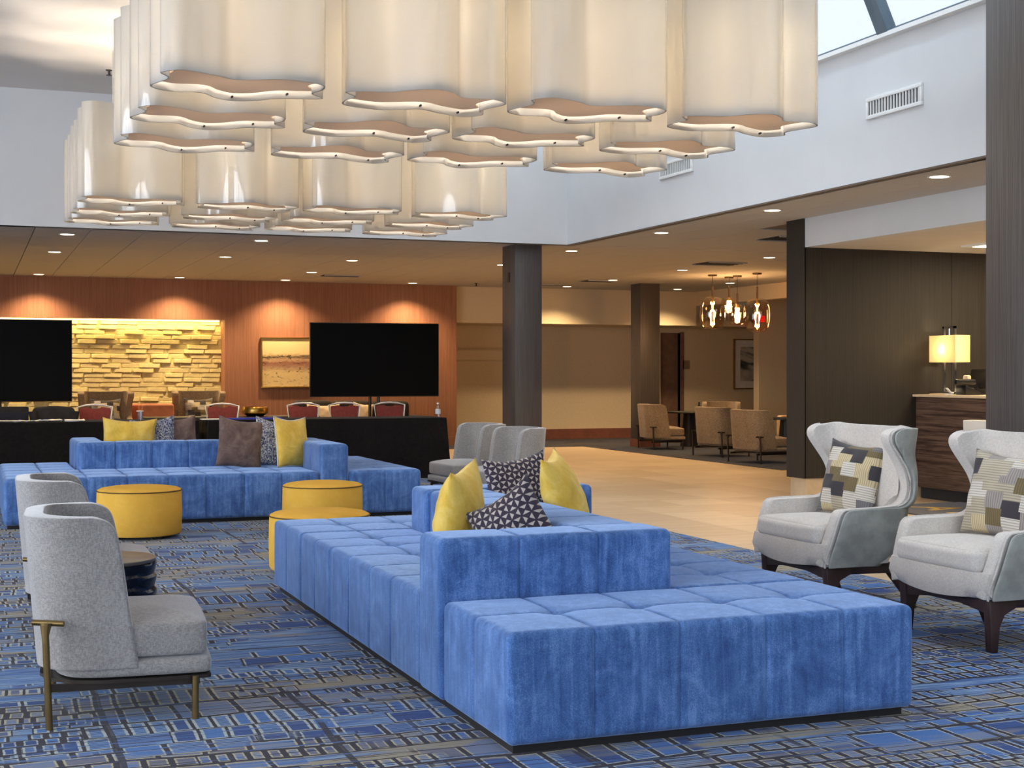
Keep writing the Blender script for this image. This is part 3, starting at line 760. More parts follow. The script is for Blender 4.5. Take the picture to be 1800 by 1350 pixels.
soft_block('seat_block', .27, .92, 13.485, 14.62, .035, .42, V_, s2, .035, (.6,), (13.86, 14.24), (), step=.05)
soft_block('back_block', .93, 2.915, 13.485, 13.76, .035, .66, V_, s2, .035, (1.26, 1.59, 1.92, 2.25, 2.58), (), (), .006, .05)
soft_block('back_block', 2.92, 3.18, 12.42, 13.76, .035, .66, V_, s2, .035, (), (12.78, 13.12, 13.46), (), .006, .05)
soft_block('back_block', .925, 1.185, 13.765, 14.62, .035, .66, V_, s2, .035, (), (14.1,), (), .006, .05)
bm = bmesh.new(); add_box(bm, .30, 3.83, 12.46, 14.58, 0.003, .05); from_bm('plinth', bm, 'plinth', s2)

# pillows on the near sofa (lean is rotation about the pillow's own width axis)
pillow('throw_pillow', 'yellow velvet pillow leaning on the left side of the near sofa back', 'pillows on the near sofa', 'velvet_yellow', (2.04, 6.06, .425), .47, .48, .20, RAD(58), RAD(6), RAD(-5), None, 1)
pillow('throw_pillow', 'dark triangle patterned pillow slumped beside the left yellow pillow on the near sofa', 'pillows on the near sofa', 'triangle_weave', (2.235, 5.64, .50), .34, .34, .18, RAD(-42), RAD(-10), RAD(-33), None, 2)
pillow('throw_pillow', 'dark triangle patterned pillow standing behind, beside the right yellow pillow', 'pillows on the near sofa', 'triangle_weave', (2.86, 7.28, .425), .38, .44, .15, RAD(3), RAD(-8), RAD(-7), None, 3)
pillow('throw_pillow', 'yellow velvet pillow leaning on the right side of the near sofa back', 'pillows on the near sofa', 'velvet_yellow', (2.97, 6.78, .425), .47, .50, .2, RAD(58), RAD(-20), RAD(-5), None, 4)
# pillows on the far sofa
pillow('throw_pillow', 'taupe velvet pillow on the front seat of the back left sofa', 'pillows on the far sofa', 'velvet_taupe', (2.33, 13.18, .425), .44, .48, .17, RAD(8), RAD(-13), RAD(8), None, 5)
pillow('throw_pillow', 'navy and white speckled pillow between taupe and yellow pillows on front seat', 'pillows on the far sofa', 'speckle_navy', (2.68, 13.28, .425), .44, .46, .15, RAD(14), RAD(-10), RAD(9), None, 6)
pillow('throw_pillow', 'yellow velvet pillow tilted against the arm of the back left sofa', 'pillows on the far sofa', 'velvet_yellow', (2.83, 13.10, .425), .42, .48, .16, RAD(34), RAD(-10), RAD(3), 'label_white', 7)
pillow('throw_pillow', 'yellow lumbar pillow behind the low back of the back left sofa', 'pillows on the far sofa', 'velvet_yellow', (1.42, 13.98, .425), .5, .46, .17, RAD(-4), RAD(8), RAD(2), None, 8)
pillow('throw_pillow', 'navy and white speckled pillow behind the low sofa back', 'pillows on the far sofa', 'speckle_navy', (1.70, 14.08, .425), .42, .46, .16, RAD(-8), RAD(8), RAD(-6), None, 9)
pillow('throw_pillow', 'taupe velvet pillow behind the low sofa back, rightmost there', 'pillows on the far sofa', 'velvet_taupe', (1.90, 14.12, .425), .42, .46, .16, RAD(-6), RAD(8), RAD(-5), None, 10)

# ------------------------------------------------------------------ OTTOMANS
def ottoman(x, y, lab):
    t = thing('round_ottoman', lab, 'ottoman', (x, y, 0), 0, 'yellow round ottomans')
    R = .325
    lathe('side_panel', [(R - .012, .03), (R, .045), (R + .004, .2), (R, .365), (R - .006, .372)], 'vinyl_yellow', t, 56)
    lathe('seat_top', [(R - .003, .368), (R - .002, .378), (R - .03, .392), (R - .10, .403), (.1, .41), (.001, .411)], 'vinyl_yellow', t, 56)
    curve_tube('piping', [((R + .001) * math.cos(2 * PI * k / 56), (R + .001) * math.sin(2 * PI * k / 56), .372) for k in range(56)], .0045, 'seam_brown', t, True, 6)
    for k in range(4): tube('foot', (.24 * math.cos(k * PI / 2 + .6), .24 * math.sin(k * PI / 2 + .6), .003), (.24 * math.cos(k * PI / 2 + .6), .24 * math.sin(k * PI / 2 + .6), .035), .028, 'plinth', t)
# ------------------------------------------------------------------ seating with a curved shell
def u_path(xf, xb, hw, rc, ns=9, na=7, nb=4):
    pts = []
    for k in range(ns + 1): pts.append((xf + (xb + rc - xf) * k / ns, -hw))
    for k in range(1, na + 1):
        a = PI / 2 * k / na; pts.append((xb + rc - rc * math.sin(a), -hw + rc - rc * math.cos(a)))
    for k in range(1, nb + 1): pts.append((xb, -(hw - rc) * (1 - k / nb)))
    return pts + [(x, -y) for x, y in pts[-2::-1]]
def u_shell(name, zs, xf, xb, hw, rc, thick, offset, mat, parent, sub=2):
    V = []; F = []; n = None
    for z in zs:
        ring = u_path(xf(z), xb(z), hw(z), rc(z)); n = len(ring); V += [(x, y, z) for x, y in ring]
    for a in range(len(zs) - 1):
        for k in range(n - 1): F.append((a * n + k, (a + 1) * n + k, (a + 1) * n + k + 1, a * n + k + 1))
    me = bpy.data.meshes.new(name); me.from_pydata(V, [], F); me.update()
    o = link(name, me, mat, parent, True)
    s = o.modifiers.new('sol', 'SOLIDIFY'); s.thickness = thick; s.offset = offset; s.use_even_offset = False; s.use_rim = True
    b = o.modifiers.new('sub', 'SUBSURF'); b.levels = 1; b.render_levels = sub
    return o
def interp(tbl):
    X = [a for a, b in tbl]; Y = [b for a, b in tbl]
    return lambda z: float(np.interp(z, X, Y))

def lounge_chair(label, loc, rz, fabric, metal, group):
    """faces local +x; back at x=0"""
    t = thing('lounge_chair', label, 'chair', loc, rz, group)
    zs = [.20, .205, .24, .32, .42, .52, .60, .66, .70, .73, .75, .762, .766]
    xf = interp([(.20, .42), (.42, .385), (.60, .36), (.68, .345), (.72, .335), (.745, .315), (.760, .28), (.766, .24)])
    u_shell('backrest', zs, xf, interp([(.2, .05), (.766, .0)]), lambda z: .345, lambda z: .21, .075, -1, fabric, t)
    # seat cushion, D shaped at the back
    def cushion(name, x1, z0, z1, hw, r, dome):
        pts = [(.10, -hw + .16), (.16, -hw + .05), (.24, -hw), (x1 - .04, -hw), (x1 - .012, -hw + .012), (x1, -hw + .04)]
        pts = pts + [(a, -b) for a, b in pts[::-1]]
        bm = bmesh.new(); rings = []
        for f, z in ((.93, z0), (.985, z0 + r * .35), (1, z0 + r), (1, z1 - r), (.985, z1 - r * .35), (.94, z1), (.6, z1 + dome * .75), (.25, z1 + dome)):
            cx = (x1 + .1) / 2
            rings.append([bm.verts.new((cx + (a - cx) * (f if f < .9 else 1 - (1 - f) * 1.0), b * f, z)) for a, b in pts])
        for A, B in zip(rings, rings[1:]):
            for k in range(len(pts)): bm.faces.new((A[k], A[(k + 1) % len(pts)], B[(k + 1) % len(pts)], B[k]))
        bm.faces.new(rings[0][::-1]); bm.faces.new(rings[-1])
        o = from_bm(name, bm, fabric, t, True); m = o.modifiers.new('s', 'SUBSURF'); m.levels = 1; m.render_levels = 2; return o
    cushion('seat_cushion', .675, .235, .365, .335, .02, .035)
    cushion('seat_base', .69, .165, .232, .342, .02, 0)
    prism('base_plate', [(.06, -.12), (.10, -.24), (.18, -.31), (.28, -.345), (.66, -.345), (.68, -.33), (.68, .33), (.66, .345), (.28, .345), (.18, .31), (.10, .24), (.06, .12)], .152, .165, 'dark_metal', t, 'z')
    for s in (-1, 1):
        bm = bmesh.new(); add_tube(bm, (.62, s * .355, .003), (.62, s * .355, .165), .013); from_bm('leg', bm, metal, t, True, 40)
        bm = bmesh.new(); add_tube(bm, (.10, s * .375, .003), (.085, s * .372, .385), .013); add_tube(bm, (.04, s * .335, .39), (.15, s * .37, .385), .011, n=10); add_tube(bm, (.085, s * .372, .34), (.088, s * .362, .388), .013, .022)
        from_bm('leg', bm, metal, t, True, 40)
        box('stretcher', .08, .64, s * .30 - .012, s * .30 + .012, .125, .152, 'dark_metal', t)
    return t
ga = 'grey lounge chairs on the left'; gm = 'grey lounge chairs in the middle'; gf = 'brown lounge chairs in the far lounge'
lounge_chair('light grey curved lounge chair with brass legs at the front left', (.20, 5.80, 0), RAD(-4), 'grey_chenille', 'bronze', ga)
lounge_chair('light grey curved lounge chair behind the front left one, beside the black drum table', (.22, 7.66, 0), RAD(-2), 'grey_chenille', 'bronze', ga)
lounge_chair('grey lounge chair left of its twin, beyond the near sofa by black tables', (5.22, 14.05, 0), RAD(184), 'grey_chenille', 'bronze', gm)
lounge_chair('grey lounge chair right of its twin, in front of the middle column', (5.22, 12.95, 0), RAD(184), 'grey_chenille', 'bronze', gm)
lounge_chair('brown lounge chair by the dark back column beside the pedestal table', (10.63, 21.72, 0), RAD(-6), 'tan_weave', 'dark_metal', gf)
lounge_chair('brown lounge chair seen from behind, left of the pair under the pendants', (10.58, 19.46, 0), RAD(8), 'tan_weave', 'dark_metal', gf)
lounge_chair('brown lounge chair seen from behind, right of the pair next to the dark wall', (10.30, 17.86, 0), RAD(8), 'tan_weave', 'dark_metal', gf)
lounge_chair('brown lounge chair facing us behind the pedestal table in the far lounge', (13.0, 23.25, 0), RAD(-112), 'tan_weave', 'dark_metal', gf)

# wing chairs, facing local +x with the front at x = 0
def wing_chair(label, loc, rz, group, inner='linen_cream', outer='leather_grey'):
    t = thing('wing_chair', label, 'chair', loc, rz, group)
    xfd = interp([(.25, .00), (.30, .0), (.40, .03), (.50, .06), (.535, .075), (.55, .09), (.558, .105), (.563, .17), (.566, .43), (.58, .48), (.61, .515), (.66, .53), (.72, .525), (.78, .50), (.84, .455), (.89, .415), (.92, .395), (.945, .39), (.965, .395), (.98, .41), (.99, .435), (.995, .47)])
    xbd = interp([(.25, .42), (.30, .50), (.36, .55), (.5, .57), (.75, .60), (.995, .63)])
    hw = interp([(.25, .355), (.4, .385), (.56, .392), (.7, .385), (.95, .405), (1.0, .405)])
    rc = lambda z: min(.15, xbd(z) - xfd(z) - .012)
    zs = [.25, .255, .30, .38, .46, .51, .535, .55, .558, .563, .566, .58, .61, .66, .72, .78, .84, .89, .92, .945, .965, .98, .99, .995]
    u_shell('inner_upholstery', zs, lambda z: -xfd(z), lambda z: -xbd(z), hw, rc, .075, -1, inner, t)
    zo = [z for z in zs]
    u_shell('outer_shell', zo, lambda z: -xfd(z) - .035, lambda z: -xbd(z) - .012, lambda z: hw(z) + .010, rc, .014, 1, outer, t)
    for s in (-1, 1):
        pts = [(-xfd(z) - .022, s * (hw(z) + .004), z - (.004 if z > 1.0 else 0)) for z in zs]
        curve_tube('piping', pts, .006, inner, t)
    # apron under the cushion, bowed along its lower edge
    bm = bmesh.new(); n = 12; A = []
    for k in range(n + 1):
        y = -.37 + .74 * k / n; b = 1 - (2 * k / n - 1) ** 2
        A.append([bm.verts.new(p) for p in ((-.02 + .035 * b, y, .275 - .035 * b), (-.005 + .035 * b, y, .31), (-.02 + .035 * b, y, .375), (-.46, y, .375), (-.42, y, .262), (-.06, y, .25 - .01 * b))])
    for a, b in zip(A, A[1:]):
        for k in range(6): bm.faces.new((a[k], a[(k + 1) % 6], b[(k + 1) % 6], b[k]))
    bm.faces.new(A[0]); bm.faces.new(A[-1][::-1]); from_bm('apron', bm, inner, t, True, 60)
    soft_block('seat_cushion', -.50, .005, -.305, .305, .365, .475, inner, t, .03, (), (), (), .02)
    # wooden base
    W_ = 'wine_wood'
    prism('front_rail', [(-.34, .25), (.34, .25), (.34, .17), (.28, .185), (.12, .205), (-.12, .205), (-.28, .185), (-.34, .17)], -.10, -.055, W_, t, 'x', .004)
    for s in (-1, 1):
        y0, y1 = s * .335, s * .30
        prism('side_rail', [(-.05, .255), (-.95, .225), (-1.0, .25), (-.90, .50), (-.855, .48), (-.90, .28), (-.80, .262), (-.62, .262), (-.62, .25)][:1] + [(-.05, .185), (-.15, .205), (-.70, .195), (-.73, .235), (-.665, .47), (-.63, .46), (-.665, .27), (-.645, .25), (-.42, .26)], min(y0, y1), max(y0, y1), W_, t, 'y', .004)
        prism('leg', [(-.045, .255), (-.06, .003), (-.095, .003), (-.108, .12), (-.135, .175), (-.20, .205), (-.20, .255)], min(y0, y1) - .006, max(y0, y1) + .006, W_, t, 'y', .005)
        bm = bmesh.new(); add_tube(bm, (-.46, s * .30, .23), (-.60, s * .36, .003), .026, .014, 10); from_bm('leg', bm, W_, t, True, 40)
    return t
gw = 'cream wingback chairs on the right'
wing_chair('cream wingback armchair with grey leather outside, nearer the reception desk', (4.27, 6.89, 0), RAD(180 + 0), gw)
wing_chair('cream wingback armchair cut by the right edge, nearest wing chair', (4.35, 5.68, 0), RAD(180 + 0), gw)
pillow('patchwork_pillow', 'patchwork pillow in the wing chair beside the reception mat', 'patchwork pillows in wing chairs', 'patchwork', (4.68, 6.93, .49), .44, .44, .15, RAD(-78), RAD(-15), RAD(3), None, 11)
pillow('patchwork_pillow', 'patchwork pillow in the wing chair at the right edge', 'patchwork pillows in wing chairs', 'patchwork_light', (4.76, 5.74, .49), .44, .44, .15, RAD(-78), RAD(-15), RAD(2), None, 12)

ottoman(1.26, 11.55, 'yellow round ottoman on the left, in front of the blue sofa')
def atpx(px, dep):  # helper giving plan position at a lateral pixel offset and depth along the view axis
    th = math.atan(955 / 2500.0); lat = (px - 900) / 2500.0 * dep
    return (math.sin(th) * dep + math.cos(th) * lat, math.cos(th) * dep - math.sin(th) * lat)
o1 = atpx(567, 11.7); ottoman(o1[0], o1[1], 'yellow round ottoman farther back, right of the sofa arm')
o2 = atpx(562, 9.28); ottoman(o2[0], o2[1], 'yellow round ottoman half hidden behind the foreground sofa')
# black drum table between the grey chairs
t = thing('drum_table', 'round black drum side table with wavy ridged sides between grey chairs', 'table', (.56, 6.72, 0))
bm = bmesh.new(); n = 64; rings = []
zz = np.linspace(.003, .44, 40)
for z in zz:
    ring = []
    for k in range(n):
        a = 2 * PI * k / n; ph = (z + .016 * math.sin(3 * a + 1) + .01 * math.sin(7 * a)) / .062; fr = ph - math.floor(ph)
        r = .235 + .016 * fr; ring.append(bm.verts.new((r * math.cos(a), r * math.sin(a), z)))
    rings.append(ring)
for a, b in zip(rings, rings[1:]):
    for k in range(n): bm.faces.new((a[k], a[(k + 1) % n], b[(k + 1) % n], b[k]))
bm.faces.new(rings[0][::-1]); bm.faces.new(rings[-1]); from_bm('drum_body', bm, 'table_body', t, True, 60)
lathe('table_top', [(.001, .44), (.242, .44), (.246, .445), (.246, .455), (.242, .458), (.001, .458)], 'table_top_bronze', t, 64)

# ------------------------------------------------------------------ CLOTHED TABLES, CHAIRS AND SCREENS
def cloth_table(x0, x1, lab):
    t = thing('clothed_table', lab, 'table', ((x0 + x1) / 2, 17.1, 0), 0, 'long black clothed tables')
    L = (x1 - x0) / 2; D = .36
    box('table_top', -L + .02, L - .02, -D + .02, D - .02, .71, .737, 'table_black', t)
    for sx_ in (-1, 1):
        for sy_ in (-1, 1): tube('leg', (sx_ * (L - .2), sy_ * .25, .003), (sx_ * (L - .2), sy_ * .25, .71), .016, 'dark_metal', t)
    per = []; n = 40
    for k in range(n): per.append((-L + 2 * L * k / n, -D))
    for k in range(10): per.append((L, -D + 2 * D * k / 10))
    for k in range(n): per.append((L - 2 * L * k / n, D))
    for k in range(10): per.append((-L, D - 2 * D * k / 10))
    V = []; F = []; N = len(per)
    for r, (z, out) in enumerate(((.745, -.01), (.742, .004), (.70, .008), (.35, .03), (.012, .055))):
        for k, (x, y) in enumerate(per):
            nx = 1 if x > L - .001 else (-1 if x < -L + .001 else 0); ny = -1 if y < -D + .001 else (1 if y > D - .001 else 0)
            w = (0.012 * math.sin(k * 1.9) + .008 * math.sin(k * .7 + 1)) * (r / 4.0)
            V.append((x + nx * (out + w), y + ny * (out + w), z))
    for r in range(4):
        for k in range(N): F.append((r * N + k, r * N + (k + 1) % N, (r + 1) * N + (k + 1) % N, (r + 1) * N + k))
    F.append(tuple(range(N)))
    from_py('tablecloth', V, F, 'black_cloth', t, True, 50)
cloth_table(2.62, 5.52, 'long table under a black floor length cloth, right of the pair behind sofas')
cloth_table(-.8, 2.49, 'long table under a black floor length cloth, left of the pair by left screen')
def banquet_chair(x, y, lab, first=[None]):
    if first[0] is None:
        t = thing('banquet_chair', lab, 'chair', (x, y, 0), 0, 'red banquet chairs behind black tables'); first[0] = t
        pts = [(-.19, .47, .003), (-.185, .42, .42), (-.175, .44, .60), (-.205, .46, .88), (-.10, .465, .905), (0, .466, .912), (.10, .465, .905), (.205, .46, .88), (.175, .44, .60), (.185, .42, .42), (.19, .47, .003)]
        curve_tube('back_frame', pts, .013, 'silver_frame', t)
        prism('backrest', [(-.155, .56), (.155, .56), (.185, .865), (.08, .882), (.05, .862), (-.05, .862), (-.08, .882), (-.185, .865)], .435, .47, 'red_fabric', t, 'y', .006)
        soft_block('seat', -.2, .2, .02, .42, .43, .49, 'red_fabric', t, .02, step=.08)
        for s in (-1, 1): tube('leg', (s * .18, .04, .003), (s * .17, .06, .44), .012, 'silver_frame', t)
    else: t = dup(first[0], (x, y, 0), 0, lab)
    return t
for x, y, l in ((1.43, 17.5, 'leftmost red banquet chair with white frame, behind the yellow lumbar pillow'), (2.97, 17.5, 'second red banquet chair from left, left of the gold bowl'), (4.0, 17.5, 'red banquet chair just right of the gold bowl, under the screen'), (4.54, 17.5, 'red banquet chair left of the screen stand poles'), (5.15, 17.52, 'rightmost red banquet chair, nearest the water bottle')):
    banquet_chair(x, y, l)
# dark chairs with jackets at the left
t = thing('jacket_chair', 'chair with a black jacket draped over its back at left table', 'chair', (.95, 17.42, 0))
curve_tube('back_frame', [(-.2, .45, .003), (-.19, .42, .45), (-.2, .44, .86), (.2, .44, .86), (.19, .42, .45), (.2, .45, .003)], .012, 'dark_metal', t); soft_block('seat', -.2, .2, .02, .42, .43, .48, 'dark_jacket', t, .02, step=.1)
prism('jacket', [(-.27, .46), (.27, .46), (.26, .80), (.22, .885), (.05, .90), (-.05, .90), (-.22, .885), (-.26, .80)], .36, .50, 'dark_jacket', t, 'y', .03, 3)
for s in (-1, 1): tube('sleeve', (s * .24, .36, .84), (s * .20, .36, .5), .05, 'dark_jacket', t, .04); tube('leg', (s * .18, .04, .003), (s * .17, .06, .44), .012, 'dark_metal', t)
t = thing('dark_chair', 'black chair with navy cover left of the jacket chair', 'chair', (.43, 17.5, 0))
box('backrest', -.24, .24, .40, .46, .60, .895, 'dark_jacket', t, .02); box('navy_cover', -.235, .235, .375, .40, .56, .83, 'navy_cloth', t, .008); soft_block('seat', -.22, .22, 0, .42, .42, .48, 'dark_jacket', t, .02, step=.1)
for a in (-1, 1):
    for b in (.05, .42): tube('leg', (a * .19, b, .003), (a * .19, b, .45), .012, 'dark_metal', t)

def screen(lab, cx, cy, w, h, zc, rz):
    t = thing('television', lab, 'television', (cx, cy, 0), rz, 'large black televisions on stands')
    box('bezel', -w / 2, w / 2, -.025, .03, zc - h / 2, zc + h / 2, 'phone_black', t, .006)
    box('screen_panel', -w / 2 + .012, w / 2 - .012, -.030, -.024, zc - h / 2 + .014, zc + h / 2 - .012, 'tv_black', t)
    for s in (-.06, .06): tube('stand_pole', (s, .05, .05), (s, .05, zc), .022, 'dark_metal', t)
    box('stand_base', -.42, .42, -.22, .34, .03, .06, 'dark_metal', t, .008)
    for a in (-.36, .36):
        for b in (-.18, .30): lathe('caster', [(.001, 0), (.028, 0), (.028, .03), (.001, .03)], 'plinth', t, 12, (a, b, .002))
screen('large black television on a pole stand right of the hill painting', 5.22, 18.95, 1.80, 1.015, 1.475, RAD(-4))
screen('large black television cut by the left edge before the stone niche', .30, 18.6, 1.82, 1.02, 1.45, RAD(2))

# things on the tables
for k, (x, y, rz) in enumerate(((.42, 16.85, .1), (.62, 16.84, -.2), (.86, 16.86, .3), (1.12, 16.83, .0))):
    bm = bmesh.new(); add_box(bm, -.11, .11, -.08, .08, .746, .752 + .002 * k)
    bmesh.ops.subdivide_edges(bm, edges=bm.edges[:], cuts=3)
    rr = random.Random(k)
    for v in bm.verts: v.co.z += rr.uniform(0, .018)
    o = from_bm('paper_sheet', bm, 'paper', None); o.location = (x, y, .001); o.rotation_euler = (0, 0, rz)
    tag(o, ('crumpled white paper at the far left end of the black table', 'crumpled white paper second from left on the black table', 'crumpled white paper in front of the jacket chair', 'crumpled white paper beside leftmost red chair')[k], 'paper', 'papers on the left black table')
tag(box('paper_pad', 2.55, 2.83, 16.83, 17.0, .747, .757, 'paper'), 'white paper pad on black table before the second red chair', 'paper')
tag(box('blue_folder', 2.86, 3.50, 16.83, 17.02, .747, .762, 'blue_plastic'), 'bright blue folder lying on the right black table', 'folder')
t = thing('water_bottle', 'clear water bottle with white label at right end of black table', 'bottle', (5.46, 16.88, .746))
lathe('bottle_body', [(.001, .001), (.03, .001), (.032, .01), (.032, .10), (.026, .13), (.013, .15), (.013, .165), (.001, .165)], 'bottle_glass', t, 16); lathe('bottle_label', [(.0325, .04), (.0328, .045), (.0328, .095), (.0325, .10)], 'label_white', t, 16); lathe('cap', [(.001, .163), (.016, .163), (.016, .18), (.001, .18)], 'white_plastic', t, 12)
t = thing('glass_tumbler', 'clear glass with white rim behind the yellow lumbar pillow', 'glass', (1.86, 17.0, .746))
lathe('tumbler_body', [(.001, .001), (.032, .001), (.038, .10), (.034, .10), (.03, .012), (.001, .012)], 'bottle_glass', t, 16); lathe('paper_lid', [(.001, .101), (.041, .101), (.041, .112), (.001, .114)], 'paper', t, 16)

# furniture by the back wall
def back_wing(x, y, lab, seed):
    wing_chair(lab, (x, y, 0), RAD(-90), 'wingback chairs by the stone niche', 'tan_weave', 'tan_weave')
    pillow('patchwork_pillow', 'patchwork pillow in the ' + ('left' if seed == 21 else 'right') + ' wingback chair by the stone niche', 'patchwork pillows by the niche', 'patchwork', (x, y + .42, .49), .46, .42, .14, 0, RAD(-14), 0, None, seed)
back_wing(2.02, 22.75, 'tan wingback chair left of the pair before the stone niche', 21); back_wing(3.48, 22.85, 'tan wingback chair right of the pair at the niche corner', 22)
def cube_stool(x, y, lab):
    t = thing('cube_stool', lab, 'stool', (x, y, 0), 0, 'orange cube stools'); soft_block('seat', -.25, .25, -.25, .25, .05, .80, 'orange_fabric', t, .04, step=.1); box('plinth', -.2, .2, -.2, .2, .003, .06, 'plinth', t)
cube_stool(2.80, 23.25, 'orange upholstered block seat between the wingback chairs'); cube_stool(2.32, 23.76, 'orange upholstered block seat half hidden by the left wingback chair')
t = thing('console_table', 'long low dark console table behind the red banquet chairs', 'table', (3.7, 21.6, 0)); box('table_top', -1.3, 1.3, -.3, .3, .60, .64, 'table_black', t, .004)
for a in (-1.2, 1.2):
    for b in (-.25, .25): box('leg', a - .03, a + .03, b - .03, b + .03, .003, .60, 'table_black', t)
box('apron', -1.25, 1.25, -.27, .27, .3, .6, 'table_black', t)
t = thing('gold_bowl', 'wide shiny gold bowl on the dark console behind tables', 'bowl', (4.05, 21.5, .641)); lathe('bowl_body', [(.001, .001), (.12, .001), (.20, .05), (.205, .10), (.19, .14), (.17, .145), (.18, .10), (.16, .04), (.001, .02)], 'gold', t, 32)
t = thing('dark_sofa', 'dark brown sofa against the wood wall under the right television', 'sofa', (5.95, 22.9, 0))
soft_block('seat', -1.0, 1.0, -.45, .35, .12, .44, 'dark_sofa', t, .05, step=.15); soft_block('backrest', -1.0, 1.0, .30, .5, .12, .70, 'dark_sofa', t, .05, step=.15)
for s in (-1, 1): soft_block('arm', s * 1.05 - .12, s * 1.05 + .12, -.45, .5, .12, .58, 'dark_sofa', t, .05, step=.15)
for k, x in enumerate((-.98, -.33, .34)): soft_block('back_cushion', x, x + .63, .02, .30, .43, .84 - .01 * k, 'dark_sofa', t, .07, step=.12)
for a in (-1, 1):
    for b in (-.4, .42): box('foot', a - .03, a + .03, b - .03, b + .03, .003, .13, 'plinth', t)
pillow('throw_pillow', 'cream lumbar pillow on the dark sofa between two red chairs', 'cream pillows on the dark sofa', 'cream_leather', (5.42, 22.78, .46), .55, .34, .14, 0, RAD(-12), 0, None, 31)
pillow('throw_pillow', 'cream pillow on the dark sofa behind the screen stand', 'cream pillows on the dark sofa', 'cream_leather', (6.05, 22.74, .46), .36, .36, .14, RAD(8), RAD(-12), RAD(8), None, 32)

# framed pictures
def picture(lab, x0, x1, y, z0, z1, art, frame, mat=0):
    t = thing('framed_picture', lab, 'picture', ((x0 + x1) / 2, y, (z0 + z1) / 2)); w = (x1 - x0) / 2; h = (z1 - z0) / 2; f = .025
    for a in ((-w, w, h - f, h), (-w, w, -h, -h + f), (-w, -w + f, -h + f, h - f), (w - f, w, -h + f, h - f)): box('frame', a[0], a[1], -.045, 0, a[2], a[3], frame, t, .003)
    if mat: box('mat_board', -w + f, w - f, -.015, -.005, -h + f, h - f, 'paper', t)
    box('canvas', -w + f + mat, w - f - mat, -.025, -.012, -h + f + mat, h - f - mat, art, t)
picture('abstract sepia hill landscape in thin gold frame on the wood wall', 4.62, 5.62, 24.045, 1.04, 1.90, 'art_hills', 'gold')
picture('tall grey abstract wave print in cream frame in the far lounge', 14.63, 15.5, 25.61, .96, 1.99, 'art_waves', 'gold', .14)
tag(box('wall_plate', 13.47, 13.63, 25.60, 25.62, 1.37, 1.55, 'tan_weave', None, .004), 'small brown square wall plate right of the far doorway', 'sign')
t = thing('exit_sign', 'small red exit sign behind the amber pendant lamps', 'sign', (14.3, 24.0, 2.34)); box('sign_face', -.12, .12, -.01, .01, -.06, .06, 'exit_red', t); tube('sign_stem', (0, 0, .06), (0, 0, .52), .01, 'dark_metal', t)

# pendant lamps
def pendant(px, dep, zc, r, hh, lab, bulbs=1):
    x, y = atpx(px, dep); t = thing('pendant_lamp', lab, 'pendant lamp', (x, y, 2.85), 0, 'amber glass pendant lamps')
    z = zc - 2.85
    lathe('canopy', [(.001, -.025), (.07, -.025), (.075, 0), (.001, 0)], 'bronze', t, 20)
    tube('cord', (0, 0, -.02), (0, 0, z + hh + .16), .004, 'dark_metal', t)
    lathe('neck', [(.018, z + hh - .01), (.018, z + hh + .16), (.010, z + hh + .18), (.014, z + hh + .16), (.014, z + hh)], 'amber_glass', t, 16)
    prof = []
    for k in range(17):
        a = -PI / 2 + PI * k / 16; ca = abs(math.cos(a)) ** .55; prof.append((max(.03 if k > 8 else .002, r * ca), z + hh * math.copysign(abs(math.sin(a)) ** .75, math.sin(a))))
    bm = bmesh.new(); rings = []
    for rr, z_ in prof: rings.append([bm.verts.new((rr * math.cos(2 * PI * k / 28), rr * math.sin(2 * PI * k / 28), z_)) for k in range(28)])
    for a, b in zip(rings, rings[1:]):
        for k in range(28): bm.faces.new((a[k], a[(k + 1) % 28], b[(k + 1) % 28], b[k]))
    from_bm('glass_globe', bm, 'amber_glass', t, True)
    tube('socket', (0, 0, z + hh), (0, 0, z + hh * .65), .02, 'gold', t)
    lathe('bulb', [(.001, z + hh * .1), (.009, z + hh * .15), (.013, z + hh * .4), (.009, z + hh * .62), (.001, z + hh * .65)], 'filament', t, 12)
    if r > .15:
        tube('inner_tube', (0, 0, z + hh * .1), (0, 0, z - hh * .5), .022, 'chrome', t); lathe('bulb', [(.001, z - hh * .85), (.009, z - hh * .8), (.012, z - hh * .6), (.001, z - hh * .5)], 'filament', t, 12)
    lamp('POINT', 'pendant_glow', (0, 0, z), 22, (1, .62, .28), .05, t)
pendant(1252.5, 22.5, 2.24, .205, .26, 'leftmost large amber glass globe pendant in the lounge'); pendant(1331, 22.1, 2.19, .205, .26, 'rightmost large amber glass globe pendant nearest the dark wall')
pendant(1281.5, 23.0, 2.37, .14, .15, 'upper small amber pendant between the two large globes'); pendant(1296, 22.7, 2.22, .14, .17, 'lower small amber pendant between the two large globes')

# far lounge tables and armchair
t = thing('pedestal_table', 'round black pedestal table beside the back column', 'table', (11.86, 22.3, 0)); lathe('pedestal', [(.001, .008), (.16, .008), (.11, .59), (.001, .59)], 'table_black', t, 24); lathe('table_top', [(.001, .59), (.38, .59), (.385, .60), (.38, .615), (.001, .615)], 'table_black', t, 40)
t = thing('coffee_table', 'round dark table in front of the cream far armchair', 'table', (12.15, 19.55, 0)); lathe('pedestal', [(.001, .008), (.16, .008), (.11, .56), (.001, .56)], 'table_black', t, 24); lathe('table_top', [(.001, .56), (.42, .56), (.42, .585), (.001, .585)], 'table_black', t, 40)
t = thing('cream_armchair', 'cream armchair partly hidden by the dark reception wall', 'chair', (13.05, 19.9, 0), RAD(200))
soft_block('seat', -.05, .65, -.38, .38, .22, .46, 'cream_leather', t, .05, step=.1); soft_block('backrest', -.22, .0, -.4, .4, .25, .84, 'cream_leather', t, .06, step=.1)
